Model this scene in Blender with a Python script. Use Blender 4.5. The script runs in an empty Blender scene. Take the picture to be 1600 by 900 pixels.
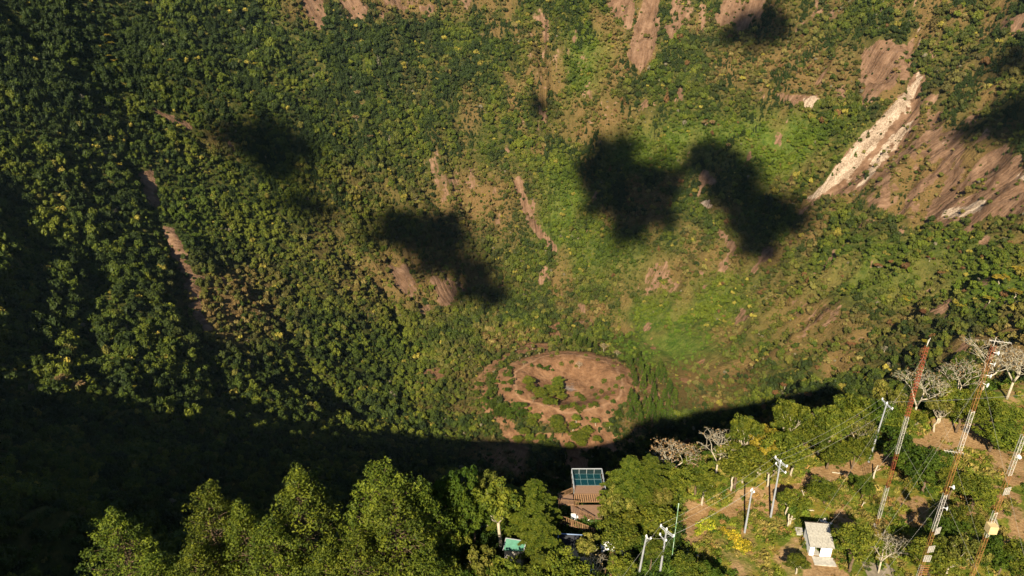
import bpy, bmesh, math, random
import numpy as np
from mathutils import Vector, Matrix, Euler

random.seed(7)
rng = np.random.default_rng(7)
sc = bpy.context.scene
R = math.radians

# ------------------------------------------------------------------ camera, world, sun, exposure
CAM_Z = 640.0            # metres above the crater floor
PITCH = R(24.0)          # below the horizon
FPX = 1067.0             # focal length in pixels of the 1600 px wide photograph
cam_d = bpy.data.cameras.new('camera')
cam_d.sensor_width = 36.0
cam_d.lens = 36.0 * FPX / 1600.0
cam_d.clip_start = 1.0
cam_d.clip_end = 20000.0
cam = bpy.data.objects.new('camera', cam_d)
sc.collection.objects.link(cam)
cam.location = (0, 0, CAM_Z)
cam.rotation_euler = (math.pi / 2 - PITCH, 0, 0)
sc.camera = cam

SUN_EL = R(33.0)
SUN_AZ = R(180 + 17.0)   # clockwise from +Y: the sun stands behind the camera, to its left
sun_to = Vector((math.sin(SUN_AZ) * math.cos(SUN_EL), math.cos(SUN_AZ) * math.cos(SUN_EL), math.sin(SUN_EL)))
world = bpy.data.worlds.new("World")
sc.world = world
world.use_nodes = True
wn = world.node_tree
bg = wn.nodes['Background']
sky = wn.nodes.new('ShaderNodeTexSky')
sky.sky_type = 'NISHITA'
sky.sun_disc = False
sky.sun_elevation = SUN_EL
sky.sun_rotation = SUN_AZ
sky.altitude = 1800
wn.links.new(sky.outputs[0], bg.inputs[0])
bg.inputs[1].default_value = 0.05
sd = bpy.data.lights.new('sun', 'SUN')
sd.energy = 5.0
sd.angle = R(0.53)
sd.color = (1.0, 0.87, 0.64)
sun = bpy.data.objects.new('sun', sd)
sc.collection.objects.link(sun)
sun.rotation_euler = (-sun_to).to_track_quat('-Z', 'Y').to_euler()
sc.view_settings.view_transform = 'Standard'
sc.view_settings.look = 'None'
sc.view_settings.exposure = 1.2
sc.view_settings.gamma = 1.0
sc.cycles.use_denoising = True
sc.cycles.max_bounces = 5
sc.cycles.diffuse_bounces = 2
sc.cycles.transparent_max_bounces = 8
sc.cycles.volume_bounces = 0

# ------------------------------------------------------------------ helpers: noise
_T = [np.random.default_rng(100 + i).random((256, 256)) for i in range(6)]


def vn(x, y, k=0):
    t = _T[k % 6]
    xi = np.floor(x).astype(np.int64); yi = np.floor(y).astype(np.int64)
    fx = x - xi; fy = y - yi
    fx = fx * fx * fx * (fx * (fx * 6 - 15) + 10); fy = fy * fy * fy * (fy * (fy * 6 - 15) + 10)
    a = t[xi & 255, yi & 255]; b = t[(xi + 1) & 255, yi & 255]
    c = t[xi & 255, (yi + 1) & 255]; d = t[(xi + 1) & 255, (yi + 1) & 255]
    return (a + (b - a) * fx) * (1 - fy) + (c + (d - c) * fx) * fy


def fbm(x, y, o=4, k=0, g=0.5):
    s = 0; a = 1; n = 0
    for i in range(o):
        s = s + a * (vn(x, y, k + i) - 0.5) * 2; n += a
        x, y = 1.6 * x - 1.2 * y + 13.7, 1.2 * x + 1.6 * y + 7.3
        a *= g
    return s / n


def ridged(x, y, o=3, k=0):
    s = 0; a = 1; n = 0
    for i in range(o):
        s = s + a * (1 - np.abs(vn(x, y, k + i) * 2 - 1) * 2); n += a
        x, y = 1.6 * x - 1.2 * y + 3.7, 1.2 * x + 1.6 * y + 9.1
        a *= 0.5
    return s / n


def sstep(a, b, x):
    t = np.clip((x - a) / (b - a), 0, 1)
    return t * t * (3 - 2 * t)


# ------------------------------------------------------------------ the lie of the land
CX, CY = 85.0, 1013.0
CONE = (95.0, 985.0)
FLOOR_R = 255.0
NEAR_Z = 560.0
# crest of the near rim, surveyed in plan (metres)
RIM = [(-760, 270), (-650, 165), (-490, 90), (-259, 45), (-130, 30), (-84, 46), (-67, 60), (-58, 74), (-48, 80), (-10, 84), (8, 87), (16, 90), (35, 103), (61, 110), (85, 119), (112, 130), (150, 142), (220, 175), (353, 262), (480, 350)]
_ra = np.array([math.atan2(x - CX, CY - y) for x, y in RIM])
_rr = np.array([math.hypot(x - CX, y - CY) for x, y in RIM])
_az = np.concatenate([[-math.pi, -2.2, -1.6, -1.15], _ra, [0.9, 1.4, 2.2, math.pi]])
_rv = np.concatenate([[925, 930, 930, 1030], _rr, [850, 880, 930, 925]])


def rimR(az):
    return np.interp(az, _az, _rv)


def base_h(x, y):
    x = np.asarray(x, float); y = np.asarray(y, float)
    dx = x - CX; dy = CY - y
    r = np.hypot(dx, dy) + 1e-6
    az = np.arctan2(dx, dy)
    Rm = rimR(az)
    ca = np.cos(az)
    near = sstep(0.75, 0.97, ca)
    H = 560 + 105 * sstep(0.9, -0.6, ca) - 150 * sstep(.17, .36, az) * sstep(1.1, .6, az)
    fl = FLOOR_R + 45 * fbm(x / 260, y / 260, 2, 1)
    s = np.clip((r - fl) / (Rm - fl), 0, 1.4)
    p = 1.2 + 0.45 * near + 0.12 * np.sin(az * 2)
    inner = H * s ** p
    outer = H - 0.06 * (r - Rm) * (1 - 0.0 * near) - 0.15 * np.maximum(r - Rm - 250, 0)
    k = 2.0
    h = np.minimum(inner, outer) - k * np.log1p(np.exp(-np.abs(inner - outer) / k))
    # radial spurs and gullies, wandering with height
    wall = sstep(0.02, 0.22, s) * sstep(1.02, 0.86, s)
    q = az * 4.6 + 1.1 * fbm(x / 310, y / 310, 3, 2)
    g = ridged(q, s * 2.2 + 5, 3, 3)
    h = h + wall * (1 - .6 * sstep(-.45, -.9, az) * sstep(-2.3, -1.7, az)) * (34 * (g - 0.2))
    calm = 1 - 0.68 * sstep(-.45, -.9, az) * sstep(-2.3, -1.7, az)
    rough = calm * wall * (1 - 0.85 * sstep(0.9, 1.0, s) * near) + 0.12 * (1 - wall) * (1 - near)
    h = h + rough * (40 * fbm(x / 190, y / 190, 3, 4) + 13 * ridged(x / 78, y / 78, 2, 1) + 5.5 * ridged(x / 34, y / 34, 2, 5))
    # lumpy floor
    flo = sstep(0.12, 0.0, s)
    h = h + flo * (5 * fbm(x / 90, y / 90, 3, 0) + 6)
    # plateau of the near rim
    pl = sstep(-4, 6, r - Rm) * near
    h = h + pl * (1.6 * fbm(x / 28, y / 28, 3, 2) + 0.25 * fbm(x / 4, y / 4, 2, 3))
    # cinder cone with its shallow bowl
    cr = np.hypot((x - CONE[0]), (y - CONE[1])) * (1 + 0.045 * fbm(x / 70 + 3, y / 70, 2, 5))
    rim_r = 92.0
    out = 30 * np.exp(-np.maximum(cr - rim_r, 0) / 70.0) * sstep(260, 120, cr)
    inn = 30 - 17 * sstep(rim_r - 4, 30, cr)
    ch = np.where(cr < rim_r, inn, out)
    ch = ch - 2.0 * np.exp(-((cr - rim_r) / 10.0) ** 2) + 1.3 * fbm(x / 16, y / 16, 3, 1) * (cr < 150)
    h = np.maximum(h, 0.35 * h + ch) * sstep(300, 200, cr) + h * (1 - sstep(300, 200, cr))
    return h


def project(x, y, z):
    zc = y * math.cos(PITCH) + (CAM_Z - z) * math.sin(PITCH)
    v = ((CAM_Z - z) * math.cos(PITCH) - y * math.sin(PITCH)) / zc
    return 800 + FPX * x / zc, 450 + FPX * v, zc


def ray(px, py):
    u = (px - 800) / FPX; v = (py - 450) / FPX
    return u, math.cos(PITCH) - v * math.sin(PITCH), -(math.sin(PITCH) + v * math.cos(PITCH))


_Z = np.concatenate([np.arange(50, 200, 0.25), np.arange(200, 3200, 2.0)])


def hit(px, py, lift=0.0, hf=None):
    """where the sight line through a surveyed direction meets ground raised by lift"""
    hf = hf or height
    dx, dy, dz = ray(px, py)
    X = dx * _Z; Y = dy * _Z; Zz = CAM_Z + dz * _Z
    d = Zz - (hf(X, Y) + lift)
    i = np.argmax(d < 0)
    if i == 0:
        i = len(_Z) - 1
    a = d[i - 1] / (d[i - 1] - d[i]) if d[i - 1] != d[i] else 0
    z = _Z[i - 1] + a * (_Z[i] - _Z[i - 1])
    return Vector((dx * z, dy * z, CAM_Z + dz * z))


def far_hit(px, py):
    dx, dy, dz = ray(px, py)
    Zs = _Z[_Z > 260]
    X = dx * Zs; Y = dy * Zs; Zz = CAM_Z + dz * Zs
    d = Zz - base_h(X, Y)
    i = int(np.argmax(d < 0)) or len(Zs) - 1
    z = Zs[i]
    return dx * z, dy * z


def seg_dist(x, y, pts):
    """distance to a polyline"""
    best = np.full(np.shape(x), 1e9)
    for (x0, y0), (x1, y1) in zip(pts[:-1], pts[1:]):
        vx, vy = x1 - x0, y1 - y0
        t = np.clip(((x - x0) * vx + (y - y0) * vy) / (vx * vx + vy * vy + 1e-9), 0, 1)
        best = np.minimum(best, np.hypot(x - x0 - t * vx, y - y0 - t * vy))
    return best


# ravines: surveyed course, depth, half width (m)
_RAV = [
    ([(212, 262), (240, 330), (258, 380), (275, 430), (292, 480), (318, 530), (338, 590), (345, 640)], 17, 11),
    ([(30, 330), (60, 400), (20, 470), (45, 540)], 30, 26),
    ([(130, 380), (150, 440), (115, 500), (150, 560)], 22, 18),
    ([(20, 30), (60, 75), (110, 110), (200, 150), (240, 190)], 26, 18),
    ([(1432, 60), (1436, 150), (1405, 200), (1360, 250), (1300, 300)], 24, 18),
    ([(1025, 10), (1005, 90), (985, 150), (976, 215)], 12, 14),
    ([(805, 275), (822, 325), (845, 365), (868, 400)], 16, 10),
    ([(1520, 10), (1470, 130), (1450, 230), (1400, 330)], 14, 16),
    ([(560, 30), (545, 150), (560, 260), (620, 340)], 16, 15),
    ([(830, 20), (850, 120), (870, 220), (900, 330), (930, 430)], 14, 16),
    ([(420, 480), (470, 560), (540, 640)], 14, 14),
    ([(600, 430), (612, 490), (640, 540)], 18, 11),
]
_RAV.append(([(120, 60), (150, 110), (238, 182), (300, 212), (372, 252)], 17, 14))
RAV = [([far_hit(*p) for p in pts], d, w) for pts, d, w in _RAV]


def height(x, y):
    x = np.asarray(x, float); y = np.asarray(y, float)
    h = base_h(x, y)
    wx = x + 9 * fbm(x / 40, y / 40, 2, 3); wy = y + 9 * fbm(x / 40 + 50, y / 40, 2, 4)
    for pts, d, w in RAV:
        h = h - d * np.exp(-(seg_dist(wx, wy, pts) / w) ** 1.6)
    return h


# ------------------------------------------------------------------ ground cover, surveyed as plan zones
def poly_sd(px, py, poly):
    """signed distance (inside positive) to a polygon"""
    n = len(poly); inside = np.zeros(np.shape(px), bool)
    for i in range(n):
        x0, y0 = poly[i]; x1, y1 = poly[(i + 1) % n]
        c = ((y0 > py) != (y1 > py))
        with np.errstate(divide='ignore', invalid='ignore'):
            xx = (x1 - x0) * (py - y0) / (y1 - y0 + 1e-9) + x0
        inside ^= c & (px < xx)
    d = seg_dist(px, py, list(poly) + [poly[0]])
    return np.where(inside, d, -d)


FAR_SOIL = [  # polygon, softness px, noise px, strength
    ([(1008, -10), (1034, -10), (1028, 60), (1022, 85), (1000, 113), (978, 88), (990, 45)], 3, 6, 1),
    ([(948, -10), (1002, -10), (988, 58), (965, 60)], 5, 22, .9),
    ([(1050, -10), (1215, -10), (1190, 25), (1120, 50), (1105, 62), (1075, 40), (1060, 50), (1035, 30)], 8, 40, .7),
    ([(1350, 85), (1385, 62), (1425, 70), (1432, 110), (1395, 150), (1350, 165), (1345, 120)], 5, 20, .85),
    ([(1345, 300), (1385, 262), (1420, 205), (1470, 190), (1530, 200), (1600, 240), (1605, 330), (1510, 350), (1400, 335)], 12, 50, .75),
    ([(1400, 150), (1450, 160), (1462, 225), (1420, 235)], 5, 20, .8),
    ([(1450, 335), (1520, 305), (1605, 270), (1605, 330), (1540, 345), (1470, 356)], 4, 12, 1),
    ([(1570, 30), (1605, 25), (1605, 55), (1560, 50)], 5, 12, .9),
    ([(468, -10), (510, -10), (505, 30), (498, 45), (480, 20)], 4, 8, 1),
    ([(520, -10), (740, -10), (720, 12), (640, 18), (590, 26), (540, 14)], 6, 26, .7),
    ([(214, 268), (238, 266), (252, 316), (246, 336), (226, 308)], 2, 3, 1),
    ([(252, 352), (272, 356), (292, 398), (304, 438), (318, 466), (310, 486), (292, 458), (270, 400)], 2, 3, 1),
    ([(294, 476), (312, 482), (332, 514), (316, 520)], 2, 4, 1),
    ([(610, 420), (650, 428), (720, 448), (712, 470), (680, 480), (640, 472), (606, 450)], 7, 30, .7),
    ([(800, 278), (812, 276), (826, 318), (838, 350), (870, 385), (868, 402), (846, 375), (822, 345)], 2, 4, 1),
    ([(335, 205), (350, 212), (368, 240), (356, 240), (338, 220)], 3, 8, .8),
    ([(300, 430), (365, 435), (350, 445), (305, 442)], 3, 8, .7),
    ([(690, 280), (770, 275), (790, 310), (740, 330), (700, 305)], 10, 50, .5),
    ([(1500, 218), (1560, 183), (1566, 192), (1508, 232)], 3, 6, .8),
    ([(1120, 355), (1150, 385), (1160, 410), (1140, 405)], 3, 14, .7),
    ([(1176, 425), (1192, 388), (1206, 392), (1190, 430)], 3, 10, .8),
    ([(1056, 140), (1068, 140), (1068, 160), (1058, 158)], 2, 5, 1),
    ([(1092, 318), (1108, 312), (1114, 324), (1098, 328)], 2, 3, 1),
    ([(1215, 150), (1280, 145), (1282, 170), (1250, 174)], 3, 9, 1),
    ([(1308, 135), (1326, 130), (1324, 165), (1306, 166)], 3, 6, 1),
    ([(852, 512), (872, 506), (876, 528), (856, 530)], 3, 6, 1),
    ([(820, 532), (860, 536), (852, 548), (826, 546)], 3, 10, .9),
    ([(764, 438), (784, 436), (786, 452), (770, 458)], 3, 8, .8),
    ([(985, 425), (1050, 415), (1055, 440), (1000, 455)], 6, 30, .5),
    ([(1240, 470), (1300, 460), (1310, 500), (1255, 510)], 8, 40, .5),
    ([(1432, 95), (1444, 120), (1436, 190), (1410, 225), (1380, 262), (1345, 300), (1290, 314), (1262, 313), (1290, 280), (1330, 235), (1358, 205), (1400, 160), (1415, 140)], 3, 7, 1),
    ([(228, 166), (250, 172), (302, 196), (298, 204), (250, 184)], 2, 4, .9),
    ([(846, 30), (858, 25), (860, 70), (848, 70)], 3, 8, .8),
    ([(645, 585), (680, 585), (684, 615), (650, 618)], 5, 22, .8),
    ([(845, 70), (1010, 150), (975, 205), (915, 215), (880, 190)], 14, 90, .35),
]
PALE = [
    ([(1434, 98), (1441, 118), (1424, 160), (1396, 192), (1372, 222), (1345, 258), (1310, 288), (1285, 306), (1262, 312), (1282, 288), (1316, 254), (1345, 212), (1385, 174), (1412, 146), (1428, 124)], 2, 5, 1),
    ([(1425, 162), (1433, 184), (1410, 214), (1385, 250), (1352, 284), (1330, 306), (1322, 300), (1345, 270), (1378, 234), (1400, 204)], 2, 6, .8),
    ([(1345, 240), (1362, 246), (1320, 296), (1305, 300)], 2, 5, .55),
    ([(1010, -10), (1032, -10), (1016, 25), (1008, 30)], 3, 5, .5),
    ([(1250, 152), (1281, 150), (1282, 168), (1256, 171)], 2, 4, 1),
    ([(1308, 135), (1326, 130), (1324, 160), (1308, 162)], 2, 4, .8),
    ([(1470, 330), (1540, 312), (1538, 330), (1475, 345)], 2, 7, .9),
    ([(1586, 276), (1605, 270), (1605, 292)], 2, 5, .9),
    ([(1094, 316), (1108, 312), (1112, 324), (1098, 326)], 2, 3, 1),
    ([(766, 438), (782, 438), (784, 450)], 2, 5, .7),
    ([(1428, 30), (1438, 28), (1438, 70), (1430, 66)], 2, 4, .7),
]


def zone(px, py, spec, nz):
    m = np.zeros(np.shape(px))
    for poly, soft, na, st in spec:
        xs = [p[0] for p in poly]; ys = [p[1] for p in poly]
        sel = (px > min(xs) - 60) & (px < max(xs) + 60) & (py > min(ys) - 60) & (py < max(ys) + 60)
        if not sel.any():
            continue
        d = poly_sd(px[sel], py[sel], poly) + na * nz[sel]
        hole = 1.0 if st > .8 else sstep(-.35, .1, np.sin(3.1 + px[sel] / 17 + 6 * nz[sel]) * .35 + 1.2 * nz[sel])
        m[sel] = np.maximum(m[sel], st * hole * sstep(-soft, soft, d))
    return m


def ell(px, py, specs):
    m = np.zeros(np.shape(px))
    for cx, cy, rx, ry, st in specs:
        q = ((px - cx) / rx) ** 2 + ((py - cy) / ry) ** 2
        m = np.maximum(m, st * np.exp(-q ** 1.5 * 0.9))
    return m


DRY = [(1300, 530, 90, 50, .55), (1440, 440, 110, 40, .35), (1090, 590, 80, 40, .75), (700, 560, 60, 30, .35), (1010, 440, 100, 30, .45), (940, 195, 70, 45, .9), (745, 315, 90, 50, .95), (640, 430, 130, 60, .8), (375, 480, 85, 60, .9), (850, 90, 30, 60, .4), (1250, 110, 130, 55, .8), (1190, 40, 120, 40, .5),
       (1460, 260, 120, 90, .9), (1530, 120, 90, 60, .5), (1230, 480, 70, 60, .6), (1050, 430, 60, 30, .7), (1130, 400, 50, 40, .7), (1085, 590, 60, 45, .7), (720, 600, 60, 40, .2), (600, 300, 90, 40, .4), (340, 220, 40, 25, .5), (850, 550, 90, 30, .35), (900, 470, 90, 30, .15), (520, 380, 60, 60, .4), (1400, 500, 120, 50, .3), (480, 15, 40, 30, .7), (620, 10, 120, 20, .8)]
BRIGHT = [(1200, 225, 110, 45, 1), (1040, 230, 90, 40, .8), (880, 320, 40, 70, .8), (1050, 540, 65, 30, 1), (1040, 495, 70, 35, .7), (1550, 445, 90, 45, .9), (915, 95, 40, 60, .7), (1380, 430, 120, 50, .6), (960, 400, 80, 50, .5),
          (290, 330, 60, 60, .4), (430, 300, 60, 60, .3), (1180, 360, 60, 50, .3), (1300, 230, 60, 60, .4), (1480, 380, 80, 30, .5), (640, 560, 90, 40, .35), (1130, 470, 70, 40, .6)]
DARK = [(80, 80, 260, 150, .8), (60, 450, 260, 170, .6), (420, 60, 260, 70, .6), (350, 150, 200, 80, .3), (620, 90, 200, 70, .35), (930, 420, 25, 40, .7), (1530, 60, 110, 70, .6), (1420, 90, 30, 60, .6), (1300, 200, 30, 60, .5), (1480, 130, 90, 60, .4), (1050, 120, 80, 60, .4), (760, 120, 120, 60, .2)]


def cone_r(x, y):
    return np.hypot(x - CONE[0], y - CONE[1])


def cover(x, y, z):
    """soil, pale rock, dry scrub, bright growth, dark forest: each 0..1 at plan points of the crater"""
    px, py, zc = project(x, y, z)
    nz = .75 * fbm(x / 22, y / 22, 3, 1) + .6 * fbm(x / 62, y / 62, 2, 3)
    nz2 = fbm(x / 60 + 9, y / 60, 3, 2)
    far = zc > 250
    soil = zone(px, py, FAR_SOIL, nz)
    pale = zone(px, py, PALE, nz)
    soil = np.maximum(soil, pale)
    cr = cone_r(x, y)
    cs = sstep(122, 100, cr + 16 * nz2 + 8 * nz)
    arcs = .78 * sstep(.1, .55, np.sin(cr / 7.5 + 3.0 * nz2) + .9 * nz) * sstep(190, 140, cr + 30 * nz2) * (.55 + .45 * (x < CONE[0] + 60))
    cs = np.maximum(cs, arcs)
    soil = np.maximum(soil, cs)
    # apron of the cone towards the near wall, loose and patchy
    ap = sstep(.15, .5, fbm(x / 45 + 4, y / 45, 3, 5) + .55 * np.exp(-((x - CONE[0]) / 130) ** 2 - ((y - 870) / 90) ** 2) - .12)
    ap = ap * np.exp(-(((x - CONE[0]) / 200) ** 4)) * sstep(1120, 1050, y)
    soil = np.maximum(soil, .66 * ap * sstep(260, 200, cr))
    wob = 26 * nz2
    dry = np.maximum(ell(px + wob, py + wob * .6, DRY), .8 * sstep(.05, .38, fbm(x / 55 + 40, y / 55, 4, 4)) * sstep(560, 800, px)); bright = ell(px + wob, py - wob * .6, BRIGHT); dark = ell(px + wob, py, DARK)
    # weathered cliff bands where the wall is steepest break the forest here and there
    soil = np.maximum(soil, .62 * sstep(.47, .65, fbm(x / 38 + 70, y / 38, 3, 0)) * sstep(600, 850, px) * (cr > 200))
    soil = soil * far; pale = pale * far
    return soil, pale, dry, bright, dark, px, py, zc


NEAR_SOIL = [
    ([(1063, 785), (1150, 778), (1215, 765), (1262, 738), (1320, 726), (1352, 724), (1395, 700), (1450, 668), (1500, 655), (1545, 660), (1568, 690), (1500, 700), (1440, 716), (1395, 730), (1340, 742), (1270, 760), (1225, 790), (1160, 812), (1110, 812), (1075, 860), (1060, 850)], 4, 18, 1),
    ([(1150, 800), (1230, 800), (1260, 830), (1240, 900), (1180, 900), (1150, 850)], 10, 50, .5),
    ([(1262, 864), (1300, 864), (1330, 905), (1255, 905)], 3, 6, 1),
    ([(1300, 790), (1335, 775), (1345, 820), (1310, 830)], 6, 24, .8),
    ([(1555, 700), (1605, 700), (1605, 870), (1560, 850), (1545, 780)], 8, 34, .7),
    ([(1400, 770), (1440, 775), (1450, 820), (1420, 830)], 6, 20, .8),
    ([(1495, 780), (1530, 780), (1530, 815), (1500, 815)], 5, 16, .8),
    ([(1500, 585), (1605, 560), (1605, 700), (1520, 690)], 10, 55, .45),
    ([(920, 850), (990, 855), (985, 905), (925, 905)], 5, 16, .9),
]


def near_soil(x, y, z):
    px, py, zc = project(x, y, z)
    nz = fbm(x / 5, y / 5, 3, 1)
    return zone(px, py, NEAR_SOIL, nz)


# ------------------------------------------------------------------ materials
def new_mat(name):
    m = bpy.data.materials.new(name); m.use_nodes = True
    nt = m.node_tree
    b = nt.nodes['Principled BSDF']
    b.inputs['Specular IOR Level'].default_value = 0.2
    b.inputs['Roughness'].default_value = 0.8
    return m, nt, b


def noise(nt, scale, detail=4, coord=None, rough=0.55):
    n = nt.nodes.new('ShaderNodeTexNoise')
    n.inputs['Scale'].default_value = scale
    n.inputs['Detail'].default_value = detail
    n.inputs['Roughness'].default_value = rough
    if coord is not None:
        nt.links.new(coord, n.inputs['Vector'])
    return n.outputs['Fac']


def ramp(nt, fac, stops):
    r = nt.nodes.new('ShaderNodeValToRGB')
    while len(r.color_ramp.elements) < len(stops):
        r.color_ramp.elements.new(0.5)
    for e, (p, c) in zip(r.color_ramp.elements, stops):
        e.position = p; e.color = (*c, 1) if len(c) == 3 else c
    nt.links.new(fac, r.inputs[0])
    return r.outputs[0]


def mix(nt, fac, a, b, mode='MIX'):
    m = nt.nodes.new('ShaderNodeMix'); m.data_type = 'RGBA'; m.blend_type = mode
    for s, v in ((m.inputs[0], fac), (m.inputs[6], a), (m.inputs[7], b)):
        if isinstance(v, (int, float)): s.default_value = v
        elif isinstance(v, tuple): s.default_value = (*v, 1)
        else: nt.links.new(v, s)
    return m.outputs[2]


def mth(nt, op, a, b=0.0, clamp=False):
    m = nt.nodes.new('ShaderNodeMath'); m.operation = op; m.use_clamp = clamp
    for s, v in ((m.inputs[0], a), (m.inputs[1], b)):
        if isinstance(v, (int, float)): s.default_value = v
        else: nt.links.new(v, s)
    return m.outputs[0]


def bump(nt, b, hgt, dist, strength=1.0):
    n = nt.nodes.new('ShaderNodeBump')
    n.inputs['Strength'].default_value = strength
    n.inputs['Distance'].default_value = dist
    nt.links.new(hgt, n.inputs['Height'])
    nt.links.new(n.outputs[0], b.inputs['Normal'])


def attr(nt, name, typ='GEOMETRY', out='Fac'):
    a = nt.nodes.new('ShaderNodeAttribute'); a.attribute_name = name; a.attribute_type = typ
    return a.outputs[out]


def ocoord(nt):
    return nt.nodes.new('ShaderNodeTexCoord').outputs['Object']


_mats = {}


def plain(name, col, rough=0.7, var=0.15, scale=3.0, metal=0.0, bmp=0.0, spec=0.3):
    if name in _mats: return _mats[name]
    m, nt, b = new_mat(name)
    n = noise(nt, scale, 5, ocoord(nt))
    lo = tuple(c * (1 - var) for c in col); hi = tuple(min(1, c * (1 + var)) for c in col)
    nt.links.new(ramp(nt, n, [(.3, lo), (.7, hi)]), b.inputs['Base Color'])
    b.inputs['Roughness'].default_value = rough
    b.inputs['Metallic'].default_value = metal
    b.inputs['Specular IOR Level'].default_value = spec
    if bmp: bump(nt, b, noise(nt, scale * 4, 4, ocoord(nt)), bmp)
    _mats[name] = m
    return m


def ground_mat():
    m, nt, b = new_mat('ground_soil_and_litter')
    co = nt.nodes.new('ShaderNodeNewGeometry').outputs['Position']
    soil = attr(nt, 'soil'); pale = attr(nt, 'pale'); near = attr(nt, 'near'); dry = attr(nt, 'dry'); bright = attr(nt, 'bright')
    n1 = noise(nt, 0.09, 6, co, .65); n2 = noise(nt, 0.5, 5, co, .6); n3 = noise(nt, 0.02, 4, co)
    # streaks running down the crater walls
    cx = nt.nodes.new('ShaderNodeCombineXYZ'); nt.links.new(attr(nt, 'acr'), cx.inputs[0]); nt.links.new(attr(nt, 'rad'), cx.inputs[1])
    ad = nt.nodes.new('ShaderNodeVectorMath'); ad.operation = 'MULTIPLY_ADD'; nt.links.new(co, ad.inputs[0]); ad.inputs[1].default_value = (.25, .25, .25); nt.links.new(cx.outputs[0], ad.inputs[2])
    mp = nt.nodes.new('ShaderNodeMapping'); nt.links.new(ad.outputs[0], mp.inputs[0]); mp.inputs['Scale'].default_value = (.13, .022, .0)
    st = noise(nt, 1.0, 6, mp.outputs[0], .65)
    s_sharp = ramp(nt, mth(nt, 'ADD', soil, mth(nt, 'ADD', mth(nt, 'MULTIPLY', mth(nt, 'SUBTRACT', n1, .5), 1.1), mth(nt, 'MULTIPLY', mth(nt, 'SUBTRACT', st, .5), .9))), [(.36, (0, 0, 0)), (.52, (1, 1, 1))])
    p_sharp = ramp(nt, mth(nt, 'ADD', pale, mth(nt, 'ADD', mth(nt, 'MULTIPLY', mth(nt, 'SUBTRACT', n1, .5), .8), mth(nt, 'MULTIPLY', mth(nt, 'SUBTRACT', st, .52), 1.6))), [(.36, (0, 0, 0)), (.6, (1, 1, 1))])
    soilc = ramp(nt, mth(nt, 'MULTIPLY', mth(nt, 'ADD', n2, n1), .5), [(.3, (.085, .046, .024)), (.5, (.185, .095, .048)), (.7, (.30, .165, .088))])
    soilc = mix(nt, .55, soilc, ramp(nt, st, [(.38, (.085, .047, .026)), (.5, (.175, .095, .052)), (.64, (.28, .165, .095))]))
    palec = ramp(nt, mth(nt, 'MULTIPLY', mth(nt, 'ADD', st, n2), .5), [(.38, (.10, .07, .05)), (.47, (.22, .16, .115)), (.56, (.35, .275, .21)), (.64, (.46, .38, .30))])
    soilc = mix(nt, mth(nt, 'MULTIPLY', attr(nt, 'wall'), .65), soilc, mix(nt, .5, ramp(nt, st, [(.38, (.05, .032, .022)), (.5, (.122, .076, .052)), (.64, (.225, .150, .108))]), ramp(nt, n1, [(.4, (.06, .037, .024)), (.6, (.18, .118, .082))])))
    under = ramp(nt, n1, [(.3, (.015, .022, .006)), (.5, (.045, .05, .012)), (.7, (.10, .08, .026))])
    under = mix(nt, mth(nt, 'MULTIPLY', dry, .85), under, ramp(nt, n2, [(.3, (.09, .055, .025)), (.7, (.2, .12, .05))]))
    under = mix(nt, mth(nt, 'MULTIPLY', bright, .85), under, mix(nt, .5, ramp(nt, n2, [(.35, (.02, .05, .006)), (.65, (.09, .14, .018))]), ramp(nt, n1, [(.38, (.015, .05, .006)), (.6, (.12, .14, .03))])))
    col = mix(nt, s_sharp, under, soilc)
    col = mix(nt, p_sharp, col, palec)
    # trail round the lip of the cinder cone and grey stones in its bowl
    sub = nt.nodes.new('ShaderNodeVectorMath'); sub.operation = 'SUBTRACT'
    nt.links.new(co, sub.inputs[0]); sub.inputs[1].default_value = (CONE[0], CONE[1], 0)
    fl = nt.nodes.new('ShaderNodeVectorMath'); fl.operation = 'MULTIPLY'; nt.links.new(sub.outputs[0], fl.inputs[0]); fl.inputs[1].default_value = (1, 1, 0)
    ln = nt.nodes.new('ShaderNodeVectorMath'); ln.operation = 'LENGTH'; nt.links.new(fl.outputs[0], ln.inputs[0])
    rr = mth(nt, 'ADD', ln.outputs['Value'], mth(nt, 'MULTIPLY', mth(nt, 'SUBTRACT', noise(nt, .02, 2, co), .5), 30))
    ring = mth(nt, 'SUBTRACT', 1.0, mth(nt, 'MULTIPLY', mth(nt, 'ABSOLUTE', mth(nt, 'SUBTRACT', rr, 91.0)), .26), True)
    col = mix(nt, mth(nt, 'MULTIPLY', ring, mth(nt, 'MULTIPLY', n1, 1.5), True), col, (.32, .19, .115))
    cen = mth(nt, 'SUBTRACT', 1.0, mth(nt, 'MULTIPLY', mth(nt, 'ADD', ln.outputs['Value'], mth(nt, 'MULTIPLY', mth(nt, 'SUBTRACT', n1, .5), 60)), .07), True)
    col = mix(nt, mth(nt, 'MULTIPLY', cen, .55), col, (.24, .23, .23))
    # near rim: grass, straw and trodden earth
    g1 = noise(nt, .35, 6, co, .6); g2 = noise(nt, 2.2, 5, co, .65); g3 = noise(nt, .12, 4, co, .6)
    grass = ramp(nt, g1, [(.32, (.035, .06, .008)), (.46, (.085, .115, .012)), (.56, (.2, .16, .028)), (.70, (.27, .125, .035))])
    grass = mix(nt, mth(nt, 'MULTIPLY', g2, .8), grass, ramp(nt, g2, [(.3, (.02, .035, .006)), (.55, (.11, .12, .018)), (.8, (.32, .24, .09))]))
    earth = ramp(nt, g2, [(.25, (.10, .055, .022)), (.5, (.235, .145, .068)), (.75, (.40, .28, .155))])
    earth = mix(nt, .4, earth, ramp(nt, g3, [(.35, (.17, .09, .032)), (.65, (.32, .215, .115))]))
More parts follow.
